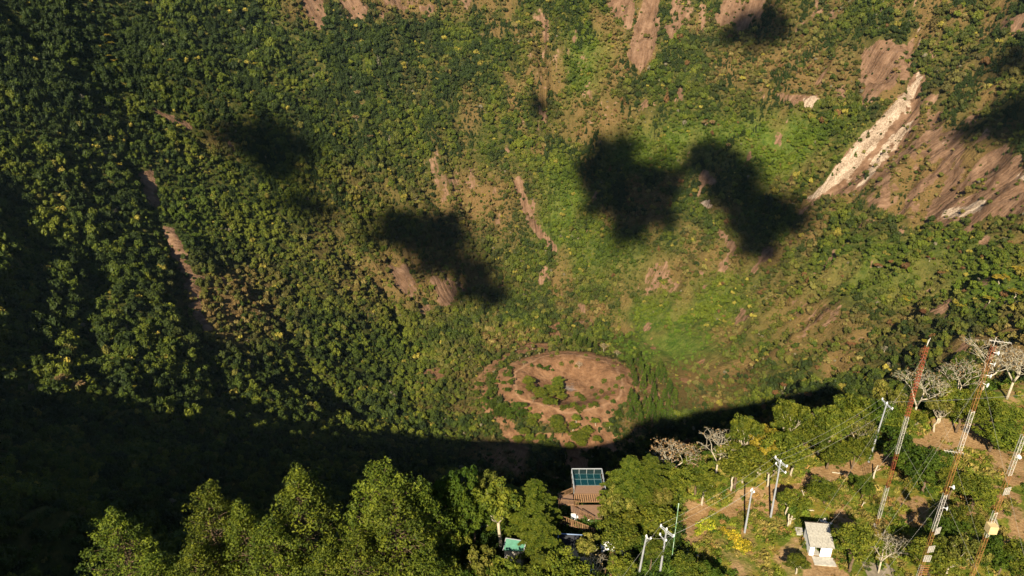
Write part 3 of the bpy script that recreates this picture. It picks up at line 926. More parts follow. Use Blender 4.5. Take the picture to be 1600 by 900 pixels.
# (kind, prototype, px of top, py of top, height, crown radius, label)
TREES = [
    ('pine_tree', 'pineA', 172, 796, 17, 5.6, 'lone dense conifer standing furthest left on the rim against the black shadow'),
    ('pine_tree', 'pineB', 322, 754, 19, 4.6, 'narrow pointed conifer with ragged tip, second from the left on the rim'),
    ('pine_tree', 'pineA', 372, 784, 18, 5.0, 'conifer close behind the right side of the narrow pointed one'),
    ('pine_tree', 'pineA', 462, 728, 21, 6.6, 'rounded full conifer with tufted top in the middle of the left grove'),
    ('pine_tree', 'pineC', 598, 722, 22, 6.6, 'tallest olive-green conifer with broad blunt crown in the left grove'),
    ('pine_tree', 'pineC', 612, 770, 20, 7.8, 'huge spreading conifer crown bright with sun below the tallest conifer'),
    ('pine_tree', 'pineB', 655, 752, 18, 4.4, 'slim tuft-topped conifer leaning on the right side of the tallest conifer'),
    ('pine_tree', 'pineB', 420, 815, 17, 5.6, 'dim conifer below the rounded full conifer of the left grove'),
    ('pine_tree', 'pineA', 505, 850, 17, 5.6, 'dark-sided conifer between the rounded conifer and the huge spreading one at the frame bottom'),
    ('pine_tree', 'pineC', 555, 842, 17, 6.0, 'bright low conifer crown cut by the bottom edge under the huge spreading one'),
    ('pine_tree', 'pineA', 300, 846, 15, 5.4, 'shaded conifer below the narrow pointed one at the bottom edge'),
    ('pine_tree', 'pineB', 232, 868, 13, 4.6, 'small conifer tip beside the foot of the lone leftmost conifer'),
    ('pine_tree', 'pineA', 660, 860, 14, 5.0, 'low conifer with bright flank left of the hollow of deep shade'),
    ('round_tree', 'deepA', 700, 752, 13, 4.4, 'very dark broad tree half lost in shade right of the tallest conifer'),
    ('round_tree', 'deepA', 738, 758, 12, 4.0, 'dark broad tree with a few sunlit sprays left of the lumpy yellow-green tree'),
    ('round_tree', 'oliveA', 762, 745, 11, 3.8, 'fine-leaved olive tree on the rim edge left of the lumpy yellow-green tree'),
    ('round_tree', 'oliveA', 806, 722, 12, 3.6, 'lumpy yellow-green tree with rounded head left of the lookout'),
    ('round_tree', 'broadB', 778, 762, 12, 3.6, 'mid-green tree tucked under the left of the lumpy yellow-green tree'),
    ('conifer_tree', 'frondB', 796, 764, 8, 4.2, 'wide feathery conifer above the green sheet roof'),
    ('conifer_tree', 'frondA', 836, 752, 11, 4.3, 'tall feathery conifer touching the left of the lookout stair'),
    ('conifer_tree', 'frondB', 846, 806, 9, 3.8, 'feathery conifer in front of the lookout stair, lower left of it'),
    ('conifer_tree', 'frondA', 862, 702, 13, 2.5, 'star-topped young conifer with bare trunk at the rim edge left of the lookout'),
    ('round_tree', 'broadB', 884, 706, 12, 2.2, 'slender light green tree leaning between the star-topped conifer and the lookout'),
    ('conifer_tree', 'frondA', 862, 842, 8, 3.4, 'feathery conifer left of the shaded blue-trimmed roof'),
    ('conifer_tree', 'frondB', 846, 868, 9, 3.4, 'feathery conifer at the bottom edge right of the green sheet roof'),
    ('round_tree', 'oliveA', 748, 862, 8, 3.2, 'round-headed olive tree at the bottom edge below the green sheet roof'),
    ('round_tree', 'broadA', 806, 882, 8, 3.2, 'leafy tree at the bottom edge directly under the green sheet roof'),
    ('round_tree', 'broadC', 882, 872, 10, 4.2, 'low leafy tree at the bottom edge under the blue-trimmed roof'),
    ('round_tree', 'oliveB', 920, 842, 7, 2.5, 'rounded yellowish tree between the blue-trimmed roof and the white tarpaulin'),
    ('round_tree', 'broadB', 700, 828, 8, 2.6, 'small sunlit tree with pale stem inside the hollow of deep shade'),
    ('round_tree', 'broadA', 672, 872, 9, 3.4, 'leafy tree at the bottom edge in front of the shade hollow'),
    ('round_tree', 'deepA', 728, 880, 8, 3.2, 'dark tree at the bottom edge right of the shade hollow'),
    # right of the lookout
    ('round_tree', 'broadB', 984, 680, 12, 3.2, 'tall yellow-green tree with pale inner limbs right of the lookout'),
    ('conifer_tree', 'frondB', 988, 716, 13, 4.4, 'large feathery conifer close to the right side of the lookout'),
    ('conifer_tree', 'frondA', 1018, 714, 13, 4.6, 'feathery conifer right of the large one beside the lookout'),
    ('round_tree', 'oliveA', 952, 792, 6, 2.3, 'speckled olive tree in front of the lookout stair, right side'),
    ('round_tree', 'oliveA', 974, 772, 8.5, 3.2, 'speckled olive tree second to the right of the lookout stair'),
    ('round_tree', 'broadA', 968, 808, 8, 2.9, 'deep green tree above the white tarpaulin'),
    ('round_tree', 'broadB', 978, 806, 8, 2.8, 'green tree left of the short slanting pole'),
    ('round_tree', 'broadA', 1018, 786, 8, 3.0, 'dusky green tree above the crossarm of the lowest power pole'),
    ('round_tree', 'oliveB', 1018, 762, 8, 3.6, 'olive tree beneath the feathery conifers right of the lookout'),
    ('round_tree', 'broadC', 1052, 738, 9, 3.6, 'green tree under the flat-topped dry tree'),
    ('round_tree', 'broadA', 1020, 846, 6, 1.5, 'green tree between the short slanting pole and the lowest power pole'),
    ('round_tree', 'broadB', 974, 876, 6, 2.2, 'green tree at the bottom edge right of the white tarpaulin'),
    ('round_tree', 'broadC', 1078, 884, 5, 2.6, 'green tree at the bottom edge in the dark patch under the green banded pole'),
    ('round_tree', 'deepA', 1104, 888, 5, 2.4, 'small dark tree at the bottom edge right of the green banded pole'),
    ('bare_tree', 'bareD', 1070, 656, 10, 3.6, 'pale-limbed tree with thin yellow leaves rising out of the rim shadow'),
    ('bare_tree', 'bareA', 1056, 690, 9, 4.8, 'wide flat-topped dry tree with tan twigs right of the lookout'),
    ('bare_tree', 'bareB', 1128, 674, 10, 4.0, 'whitish leafless flat-topped tree right of the tan-twigged one'),
    ('round_tree', 'broadB', 1104, 742, 6.5, 2.6, 'rounded tree below the whitish leafless tree'),
    ('round_tree', 'broadA', 1092, 724, 7, 2.8, 'green tree wedged between the two flat-topped dry trees'),
    ('round_tree', 'broadB', 1168, 652, 11, 3.0, 'light green tree with pointed head on the rim left of the yellow-flowered tree'),
    ('round_tree', 'broadA', 1160, 690, 10, 3.8, 'full green tree behind the first tall power pole, left of it'),
    ('yellow_tree', 'yellowA', 1198, 676, 9, 3.0, 'yellow-flowered flat-headed tree left of the tall crossarm pole'),
    ('round_tree', 'broadB', 1238, 628, 12, 3.4, 'tall light green tree on the rim above the leafless bush-like tree'),
    ('round_tree', 'broadA', 1222, 672, 10, 3.6, 'green tree right of the yellow-flowered tree'),
    ('round_tree', 'broadC', 1262, 660, 9, 4.0, 'green tree behind the left of the domed leafless tree'),
    ('bare_tree', 'bareB', 1290, 656, 8, 4.0, 'domed white leafless tree in the middle of the rim thicket'),
    ('round_tree', 'broadA', 1326, 622, 11, 3.6, 'dark-leaved tree left of the highest power pole'),
    ('round_tree', 'broadC', 1308, 646, 9, 3.8, 'green tree just right of the domed leafless tree'),
    ('bare_tree', 'bareD', 1345, 655, 8, 3.4, 'spindly half-leafless tree beside the highest power pole'),
    ('round_tree', 'deepA', 1368, 618, 9, 4.0, 'dark broad tree right behind the highest power pole'),
    ('round_tree', 'oliveA', 1396, 604, 8, 3.4, 'olive tree at the rim edge between the highest power pole and the red mast'),
    ('round_tree', 'oliveB', 1444, 545, 14, 3.6, 'tall yellow-green tree beside the tip of the red and white mast'),
    ('bare_tree', 'bareC', 1448, 580, 12, 5.4, 'forked bare tree with grey limbs right of the red and white mast'),
    ('bare_tree', 'bareD', 1408, 590, 9, 4.6, 'brownish thin-leaved tree left of the red and white mast'),
    ('round_tree', 'broadB', 1482, 600, 9, 3.4, 'bright green tree between the forked bare tree and the second mast'),
    ('bare_tree', 'bareC', 1508, 568, 11, 4.8, 'spreading bare tree left of the top of the second mast'),
    ('bare_tree', 'bareC', 1560, 536, 13, 6.8, 'largest bare tree with whitish limbs crowning the right rim'),
    ('bare_tree', 'bareB', 1600, 545, 12, 5.6, 'bare tree cut by the right edge beside the largest one'),
    ('round_tree', 'deepA', 1532, 566, 9, 3.6, 'dark tree in the shade under the largest bare tree'),
    ('round_tree', 'broadC', 1540, 612, 8, 3.8, 'bright green tree right of the second mast below the bare trees'),
    ('round_tree', 'broadA', 1508, 628, 7, 3.2, 'green tree left of the second mast above the trodden earth'),
    ('round_tree', 'oliveB', 1474, 628, 7, 3.0, 'olive tree on the ragged edge above the trodden earth'),
    ('round_tree', 'broadB', 1206, 716, 6, 2.4, 'small green tree close beside the tall crossarm pole'),
    ('round_tree', 'broadB', 1245, 702, 6, 2.6, 'small tree on a thin pale stem right of the tall crossarm pole'),
    ('round_tree', 'oliveB', 1150, 716, 7, 2.8, 'olive tree left of the first tall power pole'),
    ('round_tree', 'oliveB', 1188, 702, 6, 2.6, 'olive tree directly below the yellow-flowered tree'),
    ('round_tree', 'broadC', 1340, 690, 6, 3.0, 'green tree left of the foot of the highest power pole'),
    ('round_tree', 'broadA', 1302, 690, 6, 2.8, 'green tree under the domed leafless tree'),
    ('round_tree', 'broadC', 1398, 652, 7, 3.4, 'green tree between the highest power pole and the red and white mast'),
    ('round_tree', 'broadB', 1424, 640, 7, 3.0, 'bright green tree touching the red and white mast below its white band'),
    ('round_tree', 'deepA', 1442, 684, 8.5, 5.6, 'big dark rounded tree right of the red and white mast'),
    ('round_tree', 'deepA', 1456, 718, 7, 4.6, 'lower half of dark thicket: round tree under the big dark one'),
    ('round_tree', 'deepA', 1355, 744, 5, 2.0, 'small ball-headed tree on a pale stem left of the red and white mast'),
    ('round_tree', 'broadA', 1296, 754, 4.5, 2.6, 'low dark green tree above the white hut'),
    ('round_tree', 'broadB', 1236, 770, 5, 2.0, 'small round tree on twin white stems left of the white hut'),
    ('round_tree', 'broadA', 1342, 834, 7.5, 3.0, 'dense bright green tree beside the right wall of the white hut'),
    ('round_tree', 'broadB', 1248, 872, 3.2, 1.8, 'small round tree in front of the white hut at the bottom edge'),
    ('round_tree', 'broadC', 1584, 640, 6, 3.6, 'green thicket tree at the right edge above the track'),
    ('round_tree', 'broadA', 1560, 664, 6, 3.8, 'green thicket tree left of the one at the right edge'),
    ('round_tree', 'deepA', 1590, 672, 5, 3.6, 'dark green thicket tree at the right edge over the third mast'),
    ('round_tree', 'broadC', 1496, 738, 6, 3.2, 'green tree between the second and third masts, upper one'),
    ('round_tree', 'broadA', 1530, 755, 6, 3.4, 'bright green tree between the second and third masts, lower one'),
    ('round_tree', 'deepA', 1480, 800, 7, 3.4, 'dark green tree right of the second mast halfway down'),
    ('round_tree', 'broadC', 1520, 806, 6, 3.2, 'green tree behind the wooden box on the third mast, left of it'),
    ('round_tree', 'oliveA', 1496, 846, 8, 3.8, 'olive tree with twiggy crown near the bottom between second and third masts'),
    ('round_tree', 'broadA', 1462, 862, 7, 3.4, 'green tree at the bottom edge right of the second mast'),
    ('round_tree', 'deepA', 1576, 852, 6, 3.4, 'dark tree right of the third mast near the bottom'),
    ('round_tree', 'broadC', 1604, 868, 6, 3.4, 'tree cut by the lower right corner'),
    ('bare_tree', 'bareB', 1388, 842, 7, 3.0, 'thin leafless white tree between the first and second masts'),
    ('bare_tree', 'bareB', 922, 874, 6, 2.4, 'twiggy leafless tree at the bottom edge under the white tarpaulin'),
]
for nm, key, px, py, H, Rc, lab in TREES:
    p = by_top(px, py, H)
    cat = {'pine_tree': 'conifer', 'conifer_tree': 'conifer', 'bare_tree': 'bare tree', 'yellow_tree': 'tree'}.get(nm, 'tree')
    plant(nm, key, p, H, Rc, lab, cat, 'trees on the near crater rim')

#@@FOREST
# ------------------------------------------------------------------ forest on the crater walls
def far_crown(kind, s):
    mb = MB()
    r = np.random.default_rng(s)
    if kind == 'round':
        nc, fl = 11, .8
    elif kind == 'flat':
        nc, fl = 9, .45
    elif kind == 'cone':
        nc, fl = 12, 1.6
    else:
        nc, fl = 7, .7
    cl = []
    for i in range(nc):
        if kind == 'cone':
            t = (i + .5) / nc; a = i * 2.4; rad = (1 - t) * .62
            cl.append((np.array([rad * math.cos(a), rad * math.sin(a), t * 2.3 + .15]), .42 * (1.15 - t)))
        else:
            d = r.normal(size=3); d[2] = abs(d[2]) * 1.1; d /= np.linalg.norm(d)
            k = .5 + .28 * r.random()
            cl.append((np.array([d[0] * k, d[1] * k, .55 + d[2] * k * fl]), .34 + .14 * r.random()))
    for c, rr in cl:
        # lumpy core, toned darker to paint the shaded crown interior
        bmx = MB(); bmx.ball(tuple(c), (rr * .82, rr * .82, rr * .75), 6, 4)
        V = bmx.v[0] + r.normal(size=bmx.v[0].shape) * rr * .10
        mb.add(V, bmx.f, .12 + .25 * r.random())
        n = 20
        D = r.normal(size=(n, 3)); D /= np.linalg.norm(D, axis=1, keepdims=True)
        keep = D[:, 2] > -.6; D = D[keep]; n = len(D)
        P = c + D * rr * (.85 + .25 * r.random((n, 1)))
        mb.leaves(P, D + r.normal(size=D.shape) * .5, rr * (.30 + .2 * r.random(n)), .3 + .6 * r.random(n) * (D[:, 2] * .5 + .6), .6)  # upper leaves toned lighter, top light put into the colour
    mb.tube([(0, 0, -.9), (.03, 0, .7)], [.09, .05], 5)
    return mb


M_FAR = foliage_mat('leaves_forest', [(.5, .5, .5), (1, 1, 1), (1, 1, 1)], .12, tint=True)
pcol = bpy.data.collections.new('forest_kinds')
kinds = ['round'] * 5 + ['flat'] * 2 + ['cone'] * 2 + ['shrub'] * 2
for i, kd in enumerate(kinds):
    me = far_crown(kd, 50 + i).mesh('forest_tree', M_FAR, lv=True)
    pcol.objects.link(bpy.data.objects.new('forest_tree_%02d' % i, me))


def instancer(name, P, idx, rot, scl, tint, coll):
    me = bpy.data.meshes.new(name)
    me.from_pydata(P.tolist(), [], [])
    for nm, ty, fld, arr in (('idx', 'INT', 'value', idx.astype(np.int32)), ('rot', 'FLOAT_VECTOR', 'vector', rot.astype(np.float32).ravel()),
                             ('scl', 'FLOAT_VECTOR', 'vector', scl.astype(np.float32).ravel()), ('tint', 'FLOAT_COLOR', 'color', np.c_[tint, np.ones(len(P))].astype(np.float32).ravel())):
        a = me.attributes.new(nm, ty, 'POINT'); a.data.foreach_set(fld, arr)
    o = obj(name, me)
    ng = bpy.data.node_groups.new(name, 'GeometryNodeTree')
    ng.interface.new_socket('Geometry', in_out='INPUT', socket_type='NodeSocketGeometry')
    ng.interface.new_socket('Geometry', in_out='OUTPUT', socket_type='NodeSocketGeometry')
    N = ng.nodes; L = ng.links
    gi = N.new('NodeGroupInput'); go = N.new('NodeGroupOutput')
    ci = N.new('GeometryNodeCollectionInfo'); ci.inputs[0].default_value = coll
    ci.inputs['Separate Children'].default_value = True; ci.inputs['Reset Children'].default_value = True
    ip = N.new('GeometryNodeInstanceOnPoints'); ip.inputs['Pick Instance'].default_value = True
    def na(nm, ty):
        a = N.new('GeometryNodeInputNamedAttribute'); a.data_type = ty; a.inputs[0].default_value = nm
        return [s for s in a.outputs if s.enabled and s.name == 'Attribute'][0]
    L.new(gi.outputs[0], ip.inputs['Points']); L.new(ci.outputs[0], ip.inputs['Instance'])
    L.new(na('idx', 'INT'), ip.inputs['Instance Index'])
    L.new(na('rot', 'FLOAT_VECTOR'), ip.inputs['Rotation']); L.new(na('scl', 'FLOAT_VECTOR'), ip.inputs['Scale'])
    L.new(ip.outputs[0], go.inputs[0])
    md = o.modifiers.new('scatter', 'NODES'); md.node_group = ng
    return o


def scatter_forest():
    g = np.random.default_rng(11)
    sp = 5.0
    xs = np.arange(-1500, 1600, sp); ys = np.arange(60, 2250, sp)
    X, Y = np.meshgrid(xs, ys); X = X.ravel(); Y = Y.ravel()
    X = X + g.uniform(-.5, .5, X.shape) * sp * 1.1; Y = Y + g.uniform(-.5, .5, Y.shape) * sp * 1.1
    k = (np.abs(X) < Y * 0.98 + 60)
    X = X[k]; Y = Y[k]
    az = np.arctan2(X - CX, CY - Y); rim = np.hypot(X - CX, Y - CY) - rimR(az)
    k = (rim < -7) | (Y > 400); X = X[k]; Y = Y[k]; rim = rim[k]
    Z = height(X, Y)
    px, py, zc = project(X, Y, Z)
    k = (px > -120) & (px < 1720) & (py > -60) & (py < 1000) & (zc > 60)
    X = X[k]; Y = Y[k]; Z = Z[k]
    soil, pale, dry, bright, dark, px, py, zc = cover(X, Y, Z)
    n = len(X)
    cr = cone_r(X, Y)
    patch = fbm(X / 30, Y / 30, 3, 3); slow = fbm(X / 120 + 5, Y / 120, 3, 0); fine = fbm(X / 14, Y / 14, 2, 2)
    e = 3.0
    sl = np.hypot(height(X + e, Y) - height(X - e, Y), height(X, Y + e) - height(X, Y - e)) / (2 * e)
    dens = np.clip(1.12 - 1.5 * soil + .9 * patch * (soil > .05), .12, 1)
    dens *= 1 - .45 * dry * (patch > 0)
    dens *= 1 - .75 * sstep(.28, .5, fbm(X / 26 + 30, Y / 26, 3, 5)) * (1 - .7 * dark)
    floor_open = np.exp(-(((px - 1050) / 75) ** 2 + ((py - 545) / 32) ** 2)) + .9 * np.exp(-(((px - 1090) / 60) ** 2 + ((py - 600) / 45) ** 2))
    dens *= 1 - np.clip(floor_open * 1.0, 0, .55)
    dens = np.where(cr < 105, 0.0, dens)
    dens *= np.where((zc < 260), 1.0, 1.0)
    keep = g.random(n) < dens
    X, Y, Z, soil, dry, bright, dark, px, py, zc, patch, slow, fine, sl, cr = [a[keep] for a in (X, Y, Z, soil, dry, bright, dark, px, py, zc, patch, slow, fine, sl, cr)]
    n = len(X)
    u = g.random(n); w = g.random(n)
    # palette (real leaf colours)
    DG = np.array([.024, .038, .009]); MG = np.array([.050, .072, .010]); YG = np.array([.104, .124, .013]); OL = np.array([.088, .084, .018])
    BR = np.array([.15, .098, .036]); TAN = np.array([.22, .17, .06]); YE = np.array([.26, .22, .04]); RU = np.array([.13, .07, .028]); GR = np.array([.17, .15, .10])
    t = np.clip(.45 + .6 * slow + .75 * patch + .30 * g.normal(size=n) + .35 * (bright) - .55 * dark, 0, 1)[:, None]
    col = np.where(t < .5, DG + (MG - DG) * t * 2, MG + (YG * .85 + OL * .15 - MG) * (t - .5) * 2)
    dmix = np.clip(dry * 1.25 * (.6 + .5 * patch + .4 * g.random(n)), 0, 1)[:, None] * (g.random(n) < .85)[:, None]
    dcol = np.where((w < .4)[:, None], OL, np.where((w < .75)[:, None], BR, TAN))
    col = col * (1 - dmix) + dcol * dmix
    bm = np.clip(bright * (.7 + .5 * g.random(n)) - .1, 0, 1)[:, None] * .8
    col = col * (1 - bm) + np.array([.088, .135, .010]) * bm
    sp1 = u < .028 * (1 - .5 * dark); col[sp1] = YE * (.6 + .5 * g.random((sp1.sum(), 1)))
    sp2 = (u > .975) & (dark < .5); col[sp2] = OL * 1.3
    sp3 = (u > .955) & (u < .968) & (px > 950); col[sp3] = RU
    sp4 = (u > .940) & (u < .955); col[sp4] = GR
    col *= (.8 + .4 * g.random((n, 1)))
    base = 4.3 * np.exp(.42 * g.normal(size=n)) * (1 + .55 * fbm(X / 45, Y / 45, 2, 4)); base = .88 * np.clip(base, 1.6, 9.5) * (1 + .18 * sstep(1000, 1600, zc))
    base *= 1 - .25 * np.clip(dry, 0, 1) - .35 * np.clip(bright, 0, 1) * .8
    base *= 1 - .3 * sstep(240, 150, cr)
    base *= 1 - .3 * np.clip(soil * 2, 0, 1)
    base = np.where(zc < 330, np.minimum(base, 2.6), base)
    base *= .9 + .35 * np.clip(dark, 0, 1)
    idx = g.integers(0, 5, n)
    flat = g.random(n) < (.12 + .1 * dark); idx[flat] = 5 + g.integers(0, 2, flat.sum())
    cone = g.random(n) < .07; idx[cone] = 7 + g.integers(0, 2, cone.sum())
    pg = sstep(.18, .4, fbm(X / 48 + 90, Y / 48, 3, 1)) * (py < 330); pin = g.random(n) < .75 * pg; idx[pin] = 7 + g.integers(0, 2, pin.sum())
    col = np.where((pin)[:, None], DG * 1.1 * (.8 + .5 * g.random((n, 1))), col); base = np.where(pin, np.minimum(base * 1.0, 5.0), base)
    shr = ~pin & (g.random(n) < (.25 * bright + .35 * dry)); idx[shr] = 9 + g.integers(0, 2, shr.sum())
    idx[sp1] = 5
    base = np.where(sp4, base * .6, base)
    fo = np.exp(-(((px - 1050) / 75) ** 2 + ((py - 545) / 32) ** 2)); base *= 1 - .6 * fo
    col = col * (1 - .7 * fo[:, None]) + .7 * fo[:, None] * np.array([.06, .13, .012]) * (.6 + .8 * g.random((n, 1)))
    hz = base * (1.0 + .6 * g.random(n)) * np.where(idx == 5, 1.0, 1)
    scl = np.stack([base, base, hz], 1)
    rot = np.stack([g.normal(size=n) * .08, g.normal(size=n) * .08, g.random(n) * 6.28], 1)
    P = np.stack([X, Y, Z + .15 * base], 1)
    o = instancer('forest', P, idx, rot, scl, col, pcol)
    o['kind'] = 'stuff'; o['label'] = 'dense mixed forest covering the crater walls and floor'
    print('forest', n)


scatter_forest()

ORD = ['leftmost', 'second from the left', 'third from the left', 'fourth from the left', 'fifth from the left', 'sixth from the left', 'seventh from the left', 'eighth from the left', 'ninth from the left', 'tenth from the left'] + \
    [w + ' from the left' for w in ('eleventh', 'twelfth', 'thirteenth', 'fourteenth', 'fifteenth', 'sixteenth', 'seventeenth', 'eighteenth', 'nineteenth')]


def ranked(base, spots):
    """one label per spot, told apart by its place from the left"""
    if len(spots) == 1: return [base]
    order = sorted(range(len(spots)), key=lambda i: spots[i][0]); out = [None] * len(spots)
    for r_, i in enumerate(order): out[i] = base + ', ' + (ORD[r_] if r_ < len(spots) - 1 else 'rightmost')
    for q in out:
        if len(q.split()) > 16: print('LONG', q)
    return out


# ------------------------------------------------------------------ pale, yellow and rust crowned trees that stand out of the far forest
EMERG = {
    'yellow-crowned tree clustered on the dark upper left wall': ('yellowA', [(166, 60, 9), (173, 71, 8), (153, 77, 8), (167, 92, 9), (177, 98, 8)]),
    'single bright yellow-crowned tree right of the yellow cluster on the upper left wall': ('yellowA', [(271, 98, 9)]),
    'larger of the two pale yellow crowns high in the middle left forest': ('yellowA', [(402, 103, 9)]),
    'smaller of the two pale yellow crowns high in the middle left forest': ('yellowA', [(396, 92, 7)]),
    'pale olive-crowned tree across the upper left forest': ('oliveA', [(246, 144, 8), (299, 151, 8), (311, 153, 8), (231, 140, 7), (468, 100, 9)]),
    'pale straw-crowned tree beside the brown upper middle slope': ('dry', [(561, 147, 10), (570, 165, 8), (557, 186, 10), (551, 70, 8), (545, 60, 7), (576, 215, 9)]),
    'small yellow crown alone low on the far left wall': ('yellowA', [(159, 183, 7), ]),
    'yellowish crown above the reddish ravine bank on the left': ('yellowA', [(185, 260, 7), ]),
    'wide cream-crowned tree in the bright green far hollow': ('dry', [(1102, 196, 11), (1112, 193, 9)]),
    'cream-crowned tree below the wide cream-crowned pair': ('dry', [(1137, 228, 8)]),
    'rust-brown tree near the rim shadow, lower right crater': ('rust', [(1212, 618, 8), (1194, 640, 8), (1226, 604, 7), (1262, 620, 7)]),
    'rust-brown crowned tree on the right forest slope': ('rust', [(1372, 420, 9), (1442, 492, 8), (1392, 412, 7), (1330, 540, 7), (1470, 430, 7), (1452, 405, 6)]),
    'yellow-green crowned tree on the bright right-hand slope': ('yellowA', [(1560, 440, 9), (1585, 462, 8), (1545, 470, 7), (1500, 480, 7), (1590, 425, 8), (1450, 540, 8), (1415, 470, 7)]),
    'pale crowned tree at the lower left sunlit forest edge': ('dry', [(98, 600, 10), (84, 606, 8), (118, 612, 9), (325, 618, 7)]),
    'grey leafless tree standing alone in the right forest': ('bareB', [(1381, 547, 7)]),
    'yellow-leaved tree in the lower left forest': ('yellowA', [(205, 612, 7), (215, 600, 6), (150, 575, 6)]),
}
M_RUST = foliage_mat('leaves_rust', [(.06, .03, .012), (.13, .068, .026), (.2, .11, .04)], .2)
for key, src, mt in (('dry', 'oliveA', M_DRYL), ('rust', 'oliveB', M_RUST)):
    q = dict(PROTO[src]); me = q['crown'].copy(); me.materials[0] = mt; q['crown'] = me; PROTO[key] = q
for lab, (key, spots) in EMERG.items():
    for (px, py, rr), lb in zip(spots, ranked(lab, spots)):
        p = hit(px, py + 4)
        plant('forest_tree', key, p, rr * 1.5, rr, lb, 'tree', 'trees standing out of the crater forest', sink=.5)

# ------------------------------------------------------------------ trees and shrubs of the cinder cone
CONE_P = {
    'dark round shrub inside the upper left lip of the cone': ('deepA', 4.5, [(832, 573), (841, 576), (848, 578), (862, 580), (856, 580)]),
    'leafy tree in the thicket inside the cone, lower left': ('broadA', 8.5, [(829, 602), (832, 612), (840, 618), (848, 622), (854, 612), (862, 622), (868, 612), (874, 618), (858, 632), (866, 634), (880, 624), (872, 604)]),
    'low bush inside the lower lip of the cone': ('bushB', 4.5, [(886, 636), (896, 634), (902, 637), (912, 636), (922, 634), (930, 633), (878, 638), (906, 642)]),
    'small bush on the cone floor below the grey stones': ('bushB', 4.5, [(902, 617), (908, 621), (912, 625)]),
    'lone bush on the right of the grey stones in the cone bowl': ('bushB', 4, [(944, 596)]),
    'tiny bush right beside the grey stones in the cone bowl': ('bushA', 2.4, [(925, 606)]),
    'scattered bush on the inner right slope of the cone': ('bushB', 3.6, [(930, 617), (940, 613), (952, 608), (958, 614), (948, 622), (966, 592), (972, 588), (934, 622), (972, 606), (962, 604)]),
    'bush on the back inner slope of the cone': ('bushC', 3.2, [(877, 569), (893, 566), (900, 572), (915, 555), (934, 562), (862, 556), (870, 553), (958, 572)]),
    'small grey leafless tree on the back inner slope of the cone': ('bareB', 5.5, [(905, 575)]),
    'bush standing alone on the outer lip right of the cone trail': ('deepA', 4.0, [(956, 631)]),
    'dark pine lined up behind the far lip of the cone': ('pineD', 9.5, [(872, 540), (882, 542), (890, 540), (905, 542), (912, 540), (920, 545), (930, 548), (897, 537)]),
    'left one of the two grey leafless round trees on the far lip of the cone': ('bareA', 9.0, [(943, 548)]),
    'right one of the two grey leafless round trees on the far lip of the cone': ('bareA', 8.5, [(964, 556)]),
    'dark pine on the right outer slope of the cone': ('pineD', 11.0, [(984, 575), (996, 566), (988, 590), (1002, 584), (1010, 592), (1018, 600), (1030, 586), (1036, 598), (992, 602), (1004, 608), (1000, 572), (1026, 592), (982, 568)]),
    'tall pine in the lower grove right of the cone': ('pineD', 11.5, [(984, 630), (990, 642), (996, 652), (1006, 636), (1012, 648), (1018, 658), (1024, 640), (1030, 650), (1036, 660), (1042, 642), (1000, 664), (1048, 652), (984, 656), (1010, 668), (1028, 670), (1052, 634), (1044, 620), (1036, 626), (1020, 624)]),
    'large round tree below the right lip of the cone': ('deepA', 9.0, [(962, 650)]),
    'round tree on the bare slope below the cone': ('broadB', 6.0, [(900, 660), (952, 668), (896, 672), (930, 664)]),
    'tree in the thicket below the front of the cone': ('broadA', 8.0, [(836, 655), (833, 668), (866, 664), (872, 672), (878, 680), (900, 688), (906, 696), (912, 690), (888, 700), (830, 690), (846, 690), (858, 700), (818, 680), (808, 690), (840, 705), (872, 705), (930, 690), (920, 680)]),
    'dark tree in the clump on the left foot of the cone': ('deepA', 9.0, [(768, 622), (774, 632), (766, 640), (782, 644), (792, 650), (776, 652), (808, 645), (812, 652), (800, 655), (762, 630)]),
    'dark bush on the left outer slope of the cone': ('deepA', 5.5, [(796, 578), (790, 588), (800, 602), (792, 612), (786, 600), (772, 598), (764, 590), (798, 590), (744, 616), (748, 604), (756, 572), (778, 562), (812, 616)]),
    'pale leafless shrub beside the left edge of the cone trail': ('bareD', 5.0, [(833, 627), (812, 560), (818, 570)]),
    'grey-brown shrub on the bare ground behind the cone': ('oliveB', 5.5, [(790, 560), (800, 552), (832, 545), (842, 552), (820, 536), (876, 534), (826, 556)]),
}
for lab, (key, rr, spots) in CONE_P.items():
    for (px, py), lb in zip(spots, ranked(lab, spots)):
        k = .75 + .55 * random.random()
        p = hit(px, py + rr * .25)
        nm, cat = ('shrub', 'shrub') if 'bush' in key or 'shrub' in lab or 'bush' in lab else ('bare_tree', 'bare tree') if 'bare' in key else ('pine_tree', 'conifer') if 'pine' in lab else ('round_tree', 'tree')
        rr_ = rr * (1.35 if nm != 'pine_tree' else 1.0)
        H = rr_ * k * (1.1 if 'bush' in key else 2.6 if nm == 'pine_tree' else 1.4)
        plant(nm, key, p, H, rr_ * k * (.5 if nm == 'pine_tree' else .8), lb, cat, 'plants on the cinder cone', sink=.3)

